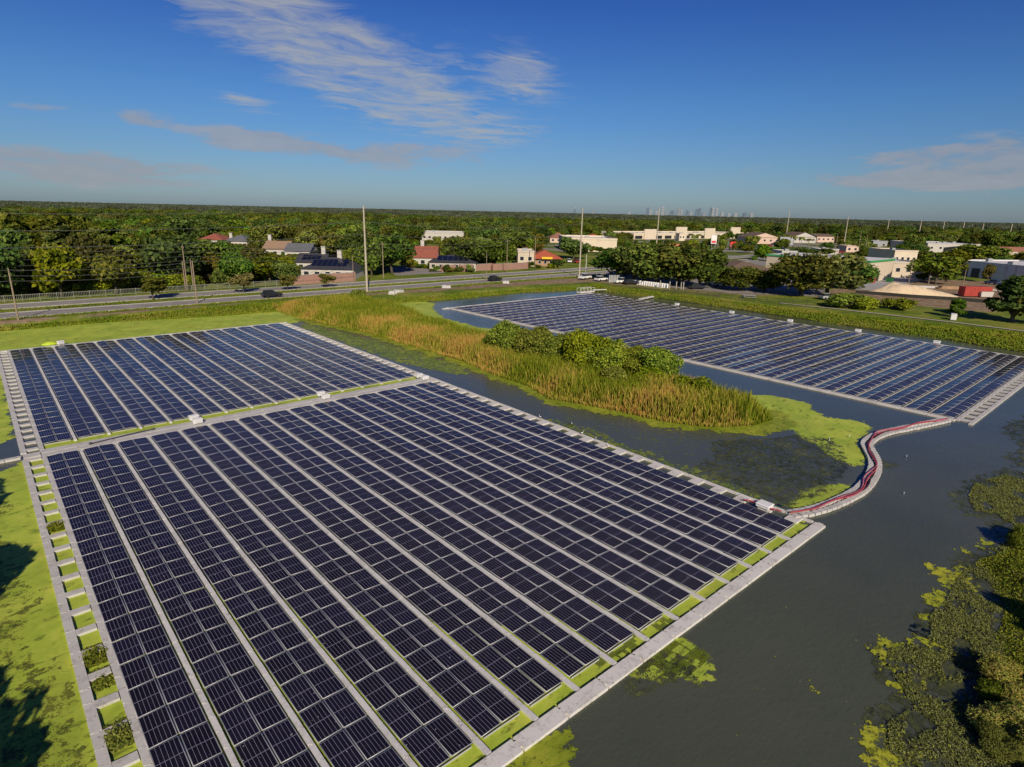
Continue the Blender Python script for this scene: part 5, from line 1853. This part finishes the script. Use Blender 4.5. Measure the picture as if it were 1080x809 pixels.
# signs
x, y = G(829, 259.5)
sg = empty('billboard', (x, y, GZ), 'big plain grey billboard among the shops', 'billboard', None, -.9)
hb = HT(x, y, 250) - GZ
b = MB()
b.box((0, 0, hb - 2.8), (9.8, .5, 5.6))
b.build('panel', mat('grey_panel', (0.34, 0.35, 0.36), .6, .1, .3), sg)
for s in (-3.5, 3.5):
    b = MB()
    b.tube([(s, .1, -.3), (s, .1, hb - 5.6)], .25, 6)
    b.build('post', GREYM, sg)
REDS = mat('red_sign', (0.60, 0.035, 0.03), .5, .1, 1)
for (px, pb, pt, ww, m_, lb) in ((752, 262, 248, 3.6, WHITE, 'tall white and red shop pylon sign'), (772.5, 264, 255, 3.4, REDS, 'bright red pylon sign right of the white one')):
    x, y = G(px, pb)
    hh = HT(x, y, pt) - GZ
    sg = empty('pylon_sign', (x, y, GZ), lb, 'sign', None, -.8)
    b = MB()
    b.box((0, 0, hh * .68), (ww, .5, hh * .64))
    b.build('panel', m_, sg)
    b = MB()
    b.box((0, -.28, hh * .5), (ww * .8, .08, hh * .16))
    b.build('lower_panel', REDS if m_ is WHITE else WHITE, sg)
    for s in (-.3, .3):
        b = MB()
        b.tube([(ww * s, 0, -.2), (ww * s, 0, hh * .36)], .15, 6)
        b.build('post', GREYM, sg)
    protect(px - 3, pt, px + 3, pb, DIST(x, y))

# ------------------------------------------------------------------ vehicles
TYRE = mat('tyre', (0.02, 0.02, 0.02), .9, .1, 2)
CARPAINT = {}


def paint(c):
    if c not in CARPAINT:
        t = NT('car_paint')
        t.bsdf(c, .25, .6)
        CARPAINT[c] = t.m
    return CARPAINT[c]


def profile(b, pts, hw, inset, m=0):
    """extrude a side profile (x, z) to half width hw, the upper points drawn in by inset"""
    n = len(pts)
    vs = []
    for s in (-1, 1):
        for x, z in pts:
            k = hw - (inset if z > .95 else 0)
            vs.append((x, s * k, z))
    b.add(vs, [tuple(range(n)), tuple(range(2 * n - 1, n - 1, -1))] + [(i, n + i, n + (i + 1) % n, (i + 1) % n) for i in range(n)], m)


def car(x, y, rz, c, label, group=None, kind='suv', z=None):
    r = empty('parked_car' if group else 'car', (x, y, (GZ + .06) if z is None else z), label, 'car' if kind != 'pickup' else 'pickup truck', group, rz)
    b = MB()
    if kind == 'pickup':
        pts = [(-2.6, .45), (-2.6, 1.0), (-.7, 1.02), (-.65, 1.05), (1.0, 1.08), (2.35, .98), (2.55, .8), (2.55, .42)]
        cabin = [(-.75, 1.03), (-.6, 1.72), (.55, 1.74), (1.25, 1.06)]
    elif kind == 'van':
        pts = [(-2.5, .4), (-2.5, 1.1), (1.6, 1.1), (2.4, .95), (2.5, .4)]
        cabin = [(-2.48, 1.1), (-2.4, 2.1), (.9, 2.1), (1.65, 1.1)]
    else:
        pts = [(-2.25, .42), (-2.3, .95), (-1.9, 1.02), (1.0, 1.04), (2.05, .90), (2.25, .7), (2.25, .40)]
        cabin = [(-2.05, 1.0), (-1.65, 1.58), (.15, 1.62), (1.05, 1.03)]
    profile(b, pts, .92, 0.04)
    b.build('body', paint(c), r)
    b = MB()
    profile(b, cabin, .88, .16, 0)
    b.build('window', GLASSW, r)
    b = MB()
    zt = max(z_ for _, z_ in cabin)
    xs_ = [p[0] for p in cabin if abs(p[1] - zt) < .1]
    b.box(((xs_[0] + xs_[-1]) / 2, 0, zt + .02), (xs_[-1] - xs_[0] + .1, 1.42, .06))
    b.build('roof', paint(c), r)
    for sx in (-1.4, 1.4):
        for sy in (-.82, .82):
            b = MB()
            b.tube([(sx, sy - .11, .36), (sx, sy + .11, .36)], .36, 12)
            b.build('wheel', TYRE, r)
    for sy in (-.65, .65):
        b = MB()
        b.box((pts[-2][0] - .02, sy, .72), (.1, .34, .16))
        b.build('headlight', WHITE, r)
    return r


BLK, WHT, SLV, REDC, BLU = (0.018, 0.018, 0.022), (0.72, 0.72, 0.71), (0.35, 0.36, 0.37), (0.32, 0.02, 0.02), (0.03, 0.06, 0.2)
car(*G(287, 313.6), 0.03, BLK, 'black car driving on the near carriageway, left of the tall pole')
car(*G(522, 296.6), 0.05, BLK, 'dark suv driving on the near carriageway, right of the tall pole')
PK = 'vehicles parked by the earth track'
car(*G(617, 294.6), .15, WHT, 'white pickup truck parked at the foot of the tall lamp pole', PK, 'pickup')
car(*G(634, 296.6), .0, WHT, 'white suv parked right of the white pickup truck', PK)
car(*G(655, 299), -.2, WHT, 'white pickup parked at the left end of the row of white drums', PK, 'pickup')
car(*G(665, 300.2), -.4, BLK, 'black car parked beside the white pickup under the oaks', PK)
car(*G(751, 300), -.6, WHT, 'white car parked in the shade right of the oak clump', PK)
car(*G(760, 302), -.6, WHT, 'second white car parked in the shade right of the oak clump', PK)
car(*G(735, 305), -.6, BLK, 'black car in the shade at the right end of the oak clump', PK)
car(*G(872, 316), -.4, SLV, 'silver car half hidden by the big oak on the east bank', None)
car(*G(1046, 300), 1.2, BLU, 'blue car parked by the white warehouse', None)
SHOPC = 'cars in the shop car parks'
nc = 0
for (px, pb) in ((762, 258), (780, 259), (800, 260), (806, 261), (812, 260), (818, 262), (826, 264), (868, 262), (874, 264), (886, 267), (640, 274), (600, 277), (607, 277.5), (845, 268), (851, 269), (795, 263), (785, 262), (693, 258), (702, 258)):
    car(*G(px, pb), random.uniform(0, 3), random.choice((WHT, SLV, BLK, REDC, BLU, WHT)), 'small distant car parked among the shops', SHOPC)

# ------------------------------------------------------------------ yard things
for k in range(16):
    x, y = G(668 + k * 2.35, 299.6 + k * .29)
    r = empty('drum', (x, y, GZ), 'white drum standing in the long row under the oaks', 'drum', 'row of white drums under the oaks')
    b = MB()
    b.tube([(0, 0, 0), (0, 0, .55), (0, 0, 1.15), (0, 0, 1.3)], [.42, .45, .42, .3], 9)
    b.build('body', WHITE, r)
    b = MB()
    b.tube([(0, 0, 1.28), (0, 0, 1.36)], .16, 7)
    b.build('cap', DARKM, r)
for k in range(7):
    x, y = G(642.6 + k * 1.6, 297.6)
    b = MB()
    b.box((x, y, GZ + 1.1), (.35, .25, 2.2), 0, 0, .8)
    tag(b.build('grey_slab', mat('pale_slab', (0.45, 0.46, 0.46), .8, .2, 1)), 'upright grey slab in the stack left of the white drums', 'slab', 'upright grey slabs')
for k, (px, pb) in enumerate(((696, 304), (706, 305), (713, 305), (718, 305.5), (720.5, 305.5))):
    x, y = G(px, pb)
    b = MB()
    b.tube([(x, y, GZ - .2), (x, y, GZ + 2.2)], .14, 6)
    tag(b.build('bollard', mat('weathered_post', (0.40, 0.36, 0.30), .9, .2, 1)), 'weathered wooden post at the edge of the oak clump', 'post', 'weathered posts by the oak clump')
# sand heap, container, slabs, silt fence
SX, SY = G(960, 311)
XS, YS = np.meshgrid(np.linspace(-14, 14, 57), np.linspace(-5, 5, 25))
hs_ = np.maximum(0, 1 - (np.abs(XS) / 13) ** 1.6 - (YS / 4.6) ** 2) ** .8
hs_ = hs_ * (1.4 + 2.6 * fbm(XS + 40, YS + 9, 5, 31) * np.exp(-((XS + 4) / 8) ** 2)) * 1.35 + (fbm(XS, YS, .8, 3) - .5) * .25 * (hs_ > 0) - .06
idx = np.arange(XS.size).reshape(XS.shape)
q = np.stack([idx[:-1, :-1], idx[:-1, 1:], idx[1:, 1:], idx[1:, :-1]], -1).reshape(-1, 4)
o = link('sand_heap', fastmesh('sand_heap', np.stack([XS, YS, hs_], -1).reshape(-1, 3), q, mat('pale_sand', (0.60, 0.47, 0.31), .95, .2, 1.2, bump=.3)))
o.location = (SX, SY, GZ)
o.rotation_euler.z = YAW - .1
tag(o, 'long heap of pale sand on the building site', 'sand heap')
x, y = G(1013, 312.5)
ct = empty('container', (x, y, GZ), 'brick red container on the building site', 'container', None, YAW + .05)
b = MB()
b.box((4.0, 0, 1.55), (8.0, 2.5, 2.6))
for k in range(20):
    b.box((.3 + k * .4, -1.28, 1.55), (.16, .06, 2.3))
b.build('body', mat('container_red', (0.38, 0.055, 0.04), .7, .2, 1), ct)
for sx in (.1, 7.9):
    b = MB()
    b.box((sx, 0, .14), (.2, 2.5, .28))
    b.build('skid', DARKM, ct)
x, y = G(1038, 313.5)
ct = empty('skip', (x, y, GZ), 'pale open skip beside the red container', 'skip', None, YAW)
b = MB()
b.box((0, 0, .9), (3.2, 1.8, 1.4), 0, 0, 1.12)
b.build('body', STUCCO, ct)
b = MB()
b.box((0, 0, 1.63), (3.3, 1.7, .06))
b.build('load', mat('rubble', (0.3, 0.25, 0.2), .9, .4, 2), ct)
b = MB()
pL = [G(902, 309.5), G(930, 311.5), G(960, 314), G(1000, 316.5), G(1040, 319.5)]
for a, c in zip(pL[:-1], pL[1:]):
    d = Vector(c) - Vector(a)
    b.box(((a[0] + c[0]) / 2, (a[1] + c[1]) / 2, GZ + .45), (d.length + .05, .08, .9), math.atan2(d.y, d.x))
tag(b.build('silt_fence', mat('black_sheeting', (0.03, 0.028, 0.025), .8, .2, 1)), 'low black silt fence in front of the sand heap', 'fence')
for (px, pb, sz, m_, lb) in ((975, 303.5, (14, 2.2, .6), STUCCO, 'stack of long white planks behind the sand heap'), (1000, 304.5, (8, 3, .8), mat('tan_rubble', (0.38, 0.24, 0.14), .95, .4, 1), 'heap of tan rubble behind the sand'),
                             (1040, 306, (9, 3, .5), mat('pale_block', (0.42, 0.36, 0.30), .95, .4, 1), 'low pile of pale blocks behind the red container')):
    x, y = G(px, pb)
    b = MB()
    for k in range(4):
        b.box((x + random.uniform(-.3, .3), y + random.uniform(-.3, .3), GZ + sz[2] * (k + .5) / 4), (sz[0] * (1 - k * .12), sz[1] * (1 - k * .1), sz[2] / 4 - .01), YAW + random.uniform(-.08, .08))
    tag(b.build('material_stack', m_), lb, 'stack')
for k, (px, pb, c, lb) in enumerate(((919, 298.2, REDC, 'red bin by the loading bay of the green trimmed shop'), (938, 297.4, (0.02, 0.12, 0.04), 'dark green bin by the loading bay of the green trimmed shop'))):
    x, y = G(px, pb)
    r = empty('waste_bin', (x, y, GZ), lb, 'bin')
    b = MB()
    b.box((0, 0, .8), (2.2, 1.6, 1.5), 0, 0, 1.06)
    b.build('body', paint(c), r)
    b = MB()
    b.box((0, 0, 1.62), (2.4, 1.75, .1))
    b.build('lid', DARKM, r)
# utility box, pump station, rubble on the banks
inverter_box(*G(1005, 337.5), GZ, .3, 'white utility box standing on the east bank path', None, 1.5, 1.0, 1.2)
x, y = G(789, 315)
ps = empty('picnic_table', (x, y, GZ), 'grey slatted table with benches on the east bank', 'table', None, -.6)
b = MB()
for k in range(5):
    b.box((0, -.5 + k * .26, .95), (3.6, .2, .07))
b.build('top', GREYM, ps)
for s in (-1, 1):
    b = MB()
    b.box((0, s * 1.0, .5), (3.6, .35, .07))
    b.build('bench', GREYM, ps)
    b = MB()
    b.box((s * 1.3, 0, .45), (.12, 2.1, .1))
    b.box((s * 1.3, -.35, .5), (.1, .1, .9))
    b.box((s * 1.3, .35, .5), (.1, .1, .9))
    b.build('leg', GREYM, ps)
RIP = mat('riprap', (0.46, 0.45, 0.43), .9, .2, 1)
for k, (px, pb, lb) in enumerate(((420, 308.4, 'pale concrete block on the verge right of the tallest pole, higher one'), (414, 310.0, 'pale concrete block on the verge right of the tallest pole, lower one'), (470, 303.6, 'pale concrete block alone on the north verge'), (534, 299, 'flat pale slab on the verge right of the dark suv'))):
    x, y = G(px, pb)
    b = MB()
    for q in range(4):
        b.box((x + random.uniform(-.8, .8), y + random.uniform(-.6, .6), GZ + .35), (random.uniform(1, 2), random.uniform(.7, 1.2), random.uniform(.6, .9)), random.uniform(0, 3), 0, .8)
    tag(b.build('concrete_block', RIP), lb, 'concrete block')

# egrets
EG = mat('white_feathers', (0.80, 0.80, 0.78), .8, .05, 3)
BILL = mat('bill', (0.45, 0.30, 0.05), .6, .1, 2)


def egret(x, y, z, rz, label, group='white egrets'):
    r = empty('egret', (x, y, z), label, 'egret', group, rz)
    r.scale = (.5, .5, .5)
    b = MB()
    b.ell((0, 0, .36), (.20, .09, .10), 10, 6)
    b.tube([(.14, 0, .40), (.24, 0, .52), (.18, 0, .64), (.25, 0, .74)], [.055, .032, .026, .03], 6)
    b.ell((.28, 0, .76), (.06, .035, .035), 8, 5)
    b.tube([(-.14, 0, .36), (-.28, 0, .29)], [.07, .02], 5)
    b.build('body', EG, r, True)
    b = MB()
    b.tube([(.33, 0, .76), (.46, 0, .73)], [.016, .004], 5)
    b.build('bill', BILL, r)
    for s in (-.04, .04):
        b = MB()
        b.tube([(0, s, .30), (-.03, s, .15), (.0, s, 0), (.08, s, .0)], .010, 4)
        b.build('leg', DARKM, r)


for (x, y, z, lb) in ((41.7, -19.2, TOPZ, 'white egret on the right rail of the near array, farthest one'), (41.6, -25.4, TOPZ, 'white egret on the right rail of the near array, second from the front'), (41.65, -27.2, TOPZ, 'white egret on the right rail of the near array, nearest one'),
                      (41.1, -29.2, TOPZ, 'white egret on a side pad of the near array'), (43.4, -22.3, WZ - .1, 'white egret wading just outside the near array'), (61.9, -48.4, WZ - .1, 'white egret wading outside the bend of the boom'),
                      (60.2, -42.0, WZ, 'white egret on the duckweed raft, left one'), (63.2, -42.8, WZ, 'white egret on the duckweed raft, right one'), (52.6, -51.0, WZ - .1, 'white egret wading in the open water right of the boom')):
    egret(x, y, z, random.uniform(0, 6.28), lb)

# ------------------------------------------------------------------ far skyline
TOWN = [(683, 214.5, 4, 0), (686.5, 217, 5, 1), (693, 218, 6, 1), (699, 213.3, 5, 1), (703, 217, 4, 2), (709, 217.8, 6, 0), (716, 215, 5, 2), (719, 216.5, 3, 1), (725, 217.5, 4, 0), (729, 219, 4, 1), (735, 215.8, 4, 0), (738, 215.2, 4, 0), (743, 220, 6, 2),
        (749.5, 214.5, 3, 0), (752, 214, 4, 1), (756, 215, 4, 1), (762, 219.5, 5, 1), (769, 220.5, 5, 1), (776, 221, 6, 1), (786, 220, 5, 0), (793, 222, 5, 1), (606, 216.5, 3, 0), (626, 217, 4, 2), (664, 219, 4, 1)]
TM_ = [mat('tower_haze_blue', (0.09, 0.13, 0.19), .6, .1, .02), mat('tower_haze_pale', (0.27, 0.29, 0.32), .8, .1, .02), mat('tower_haze_grey', (0.22, 0.24, 0.27), .8, .1, .02)]  # towers coloured bluish grey, with the distance haze painted in
BAND = mat('tower_haze_band', (0.14, 0.18, 0.23), .6, .1, .02)
for px, pt, wpx, mi in TOWN:
    d_ = ray(px, 223)
    kf = 7200 / math.hypot(d_[0], d_[1])
    x, y = CAM[0] + d_[0] * kf, CAM[1] + d_[1] * kf
    h = HT(x, y, min(pt + 4.4, 224.8)) - GZ
    ww = wpx * 7200 / 650 * .6
    r = empty('skyscraper', (x, y, GZ), 'distant downtown tower block on the horizon', 'tower', 'downtown towers on the horizon', -.9)
    b = MB()
    b.box((0, 0, h * .46), (ww, ww * .8, h * .92))
    b.box((ww * .1, 0, h * .96), (ww * .55, ww * .5, h * .08))
    b.build('shaft', TM_[mi], r)
    b = MB()
    for k in range(5):
        b.box((0, 0, h * (.2 + .15 * k)), (ww * 1.02, ww * .82, h * .05))
    b.build('window_band', BAND, r)

# ------------------------------------------------------------------ woods: the nearest trees singly, the far ones as one mass
HOUSE_FP = []
bpy.context.view_layer.update()
for o in bpy.data.objects:
    if o.type == 'EMPTY' and o.get('category') in ('house', 'building', 'restaurant', 'shop', 'store', 'shopping centre', 'warehouse'):
        pts = []
        for ch in o.children:
            if ch.name.split('.')[0] in ('wall', 'roof'):
                pts += [o.matrix_world @ Vector(c) for c in ch.bound_box]
        if pts:
            HOUSE_FP.append((min(p.x for p in pts) - 3, min(p.y for p in pts) - 3, max(p.x for p in pts) + 3, max(p.y for p in pts) + 3))
OPEN = [[(-400, 74), (150, 74), (420, 100), (900, 300), (900, 320), (400, 125), (150, 103), (-400, 103)], [(100, -120), (175, 110), (260, 110), (330, 30), (330, -60), (260, -120)]]
LOTP = [(225, 108), (262, 250), (520, 380), (660, 270), (600, 140), (420, 40), (330, -30), (262, -30), (240, 60)]
cand = []
r = np.random.default_rng(77)


def ok_tree(x, y, h, rad):
    for P in OPEN:
        if inside(P, np.array([x]), np.array([y]))[0]:
            return False
    for (a, b_, c, d_) in HOUSE_FP:
        if a - rad * .4 < x < c + rad * .4 and b_ - rad * .4 < y < d_ + rad * .4:
            return False
    d = DIST(x, y)
    px, pt = PX(x, y, GZ + h)
    _, pb = PX(x, y, GZ + 1)
    hw = rad / d * 640 * .8
    for (x0, y0, x1, y1, dd) in PROTECT:
        if d < dd - 1 and px + hw > x0 and px - hw < x1 and pt < y1 and pb > y0:
            return False
    if LAWN_POLY and inside(LAWN_POLY, np.array([px]), np.array([pb]))[0]:
        return False
    return True


LAWN_POLY = [(160, 262), (200, 262), (200, 280), (160, 278)]
az0 = math.atan2(FW[0], FW[1])
for k in range(26000):
    d = math.sqrt(r.uniform(165 ** 2, 1150 ** 2))
    a = az0 + r.uniform(-.72, .72)
    x, y = CAM[0] + d * math.sin(a), CAM[1] + d * math.cos(a)
    if y < 104 and x < 160:
        continue
    lot = inside(LOTP, np.array([x]), np.array([y]))[0]
    if lot and r.uniform() > .34:
        continue
    if not lot and r.uniform() > .80:
        continue
    h = r.uniform(7, 14.5) * (r.uniform(.35, .7) if lot else 1)
    cand.append((d, x, y, h, lot))
cand.sort()
grid = {}
picked = []
for d, x, y, h, lot in cand:
    rad = h * .52
    sp = rad * 1.25 * (1 if d < 500 else 1.15)
    ci, cj = int(x // 14), int(y // 14)
    if any((x - q[0]) ** 2 + (y - q[1]) ** 2 < sp * sp for i in (-1, 0, 1) for j in (-1, 0, 1) for q in grid.get((ci + i, cj + j), ())):
        continue
    if not ok_tree(x, y, h, rad):
        continue
    grid.setdefault((ci, cj), []).append((x, y))
    picked.append((d, x, y, h, lot))
NIND = 100
for d, x, y, h, lot in picked[:NIND]:
    kd = r.choice(['oak', 'oak', 'oak', 'leafy', 'leafy', 'autumn'], p=[.28, .27, .2, .12, .08, .05])
    tree(kd, x, y, h, {'oak': 'broad dark oak in the woods and gardens beyond the road', 'leafy': 'lighter leafy tree in the woods and gardens beyond the road', 'autumn': 'brownish tree in the woods and gardens beyond the road'}[kd], 'trees in the woods beyond the road', 1.0)

# farther trees: points carrying crowns
far_pts = [(x, y, GZ - .5, h / 10.0) for d, x, y, h, lot in picked[NIND:]]
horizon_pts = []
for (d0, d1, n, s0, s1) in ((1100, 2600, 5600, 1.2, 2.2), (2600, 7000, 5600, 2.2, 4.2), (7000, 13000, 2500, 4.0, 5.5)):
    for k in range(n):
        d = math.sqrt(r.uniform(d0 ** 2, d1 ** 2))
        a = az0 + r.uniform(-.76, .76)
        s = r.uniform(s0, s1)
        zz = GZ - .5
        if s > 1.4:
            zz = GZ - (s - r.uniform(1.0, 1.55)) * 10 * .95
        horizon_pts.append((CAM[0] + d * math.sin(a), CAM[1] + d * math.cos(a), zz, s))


def instanced(name, pts, crowns, label, mt=None):
    P = np.array(pts)
    me = bpy.data.meshes.new(name)
    me.vertices.add(len(P))
    me.vertices.foreach_set('co', P[:, :3].astype(np.float32).ravel())
    a = me.attributes.new('size', 'FLOAT', 'POINT')
    a.data.foreach_set('value', P[:, 3].astype(np.float32))
    me.update()
    o = link(name, me)
    tag(o, label, None, None, 'stuff')
    ng = bpy.data.node_groups.new(name, 'GeometryNodeTree')
    ng.interface.new_socket('Geometry', in_out='INPUT', socket_type='NodeSocketGeometry')
    ng.interface.new_socket('Geometry', in_out='OUTPUT', socket_type='NodeSocketGeometry')
    N = ng.nodes.new
    gi, go = N('NodeGroupInput'), N('NodeGroupOutput')
    iop = N('GeometryNodeInstanceOnPoints')
    jn = N('GeometryNodeJoinGeometry')
    for cobj in reversed(crowns):
        oi = N('GeometryNodeObjectInfo')
        oi.inputs['Object'].default_value = cobj
        oi.inputs['As Instance'].default_value = True
        oi.transform_space = 'ORIGINAL'
        ng.links.new(oi.outputs['Geometry'], jn.inputs[0])
    src = jn.outputs[0]
    if mt:
        sm = N('GeometryNodeSetMaterial')
        sm.inputs['Material'].default_value = mt
        ng.links.new(src, sm.inputs[0])
        src = sm.outputs[0]
    ng.links.new(src, iop.inputs['Instance'])
    iop.inputs['Pick Instance'].default_value = True
    ri = N('FunctionNodeRandomValue')
    ri.data_type = 'INT'
    ri.inputs['Min'].default_value = 0
    ri.inputs['Max'].default_value = len(crowns) - 1
    ng.links.new([s_ for s_ in ri.outputs if s_.enabled][0], iop.inputs['Instance Index'])
    rv = N('FunctionNodeRandomValue')
    rv.data_type = 'FLOAT_VECTOR'
    rv.inputs['Min'].default_value = (0, 0, 0)
    rv.inputs['Max'].default_value = (0, 0, 6.28)
    ng.links.new(rv.outputs[0], iop.inputs['Rotation'])
    na = N('GeometryNodeInputNamedAttribute')
    na.data_type = 'FLOAT'
    na.inputs['Name'].default_value = 'size'
    ng.links.new([s_ for s_ in na.outputs if s_.enabled][0], iop.inputs['Scale'])
    ng.links.new(gi.outputs[0], iop.inputs['Points'])
    ng.links.new(iop.outputs[0], go.inputs[0])
    md = o.modifiers.new('grow', 'NODES')
    md.node_group = ng
    return o


crowns = []
for o in bpy.data.objects:
    if o.type == 'MESH' and o.name.split('.')[0] == 'crown' and o.parent and o.parent.name.split('.')[0] in ('oak_tree', 'leafy_tree'):
        if o.data.name not in [c.data.name for c in crowns]:
            crowns.append(o)
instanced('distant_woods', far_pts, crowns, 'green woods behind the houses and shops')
instanced('horizon_woods', horizon_pts, crowns, 'woods reaching to the horizon, leaves coloured a hazy grey green', leaf_material('haze_tinted_leaves', [(0.05, 0.066, 0.045), (0.08, 0.10, 0.062), (0.115, 0.137, 0.08), (0.15, 0.168, 0.10)], .02, .15, .35))  # distance haze is painted into the leaf colour of these crowns
print('trees picked', len(picked), 'far', len(far_pts), 'crowns', len(crowns))
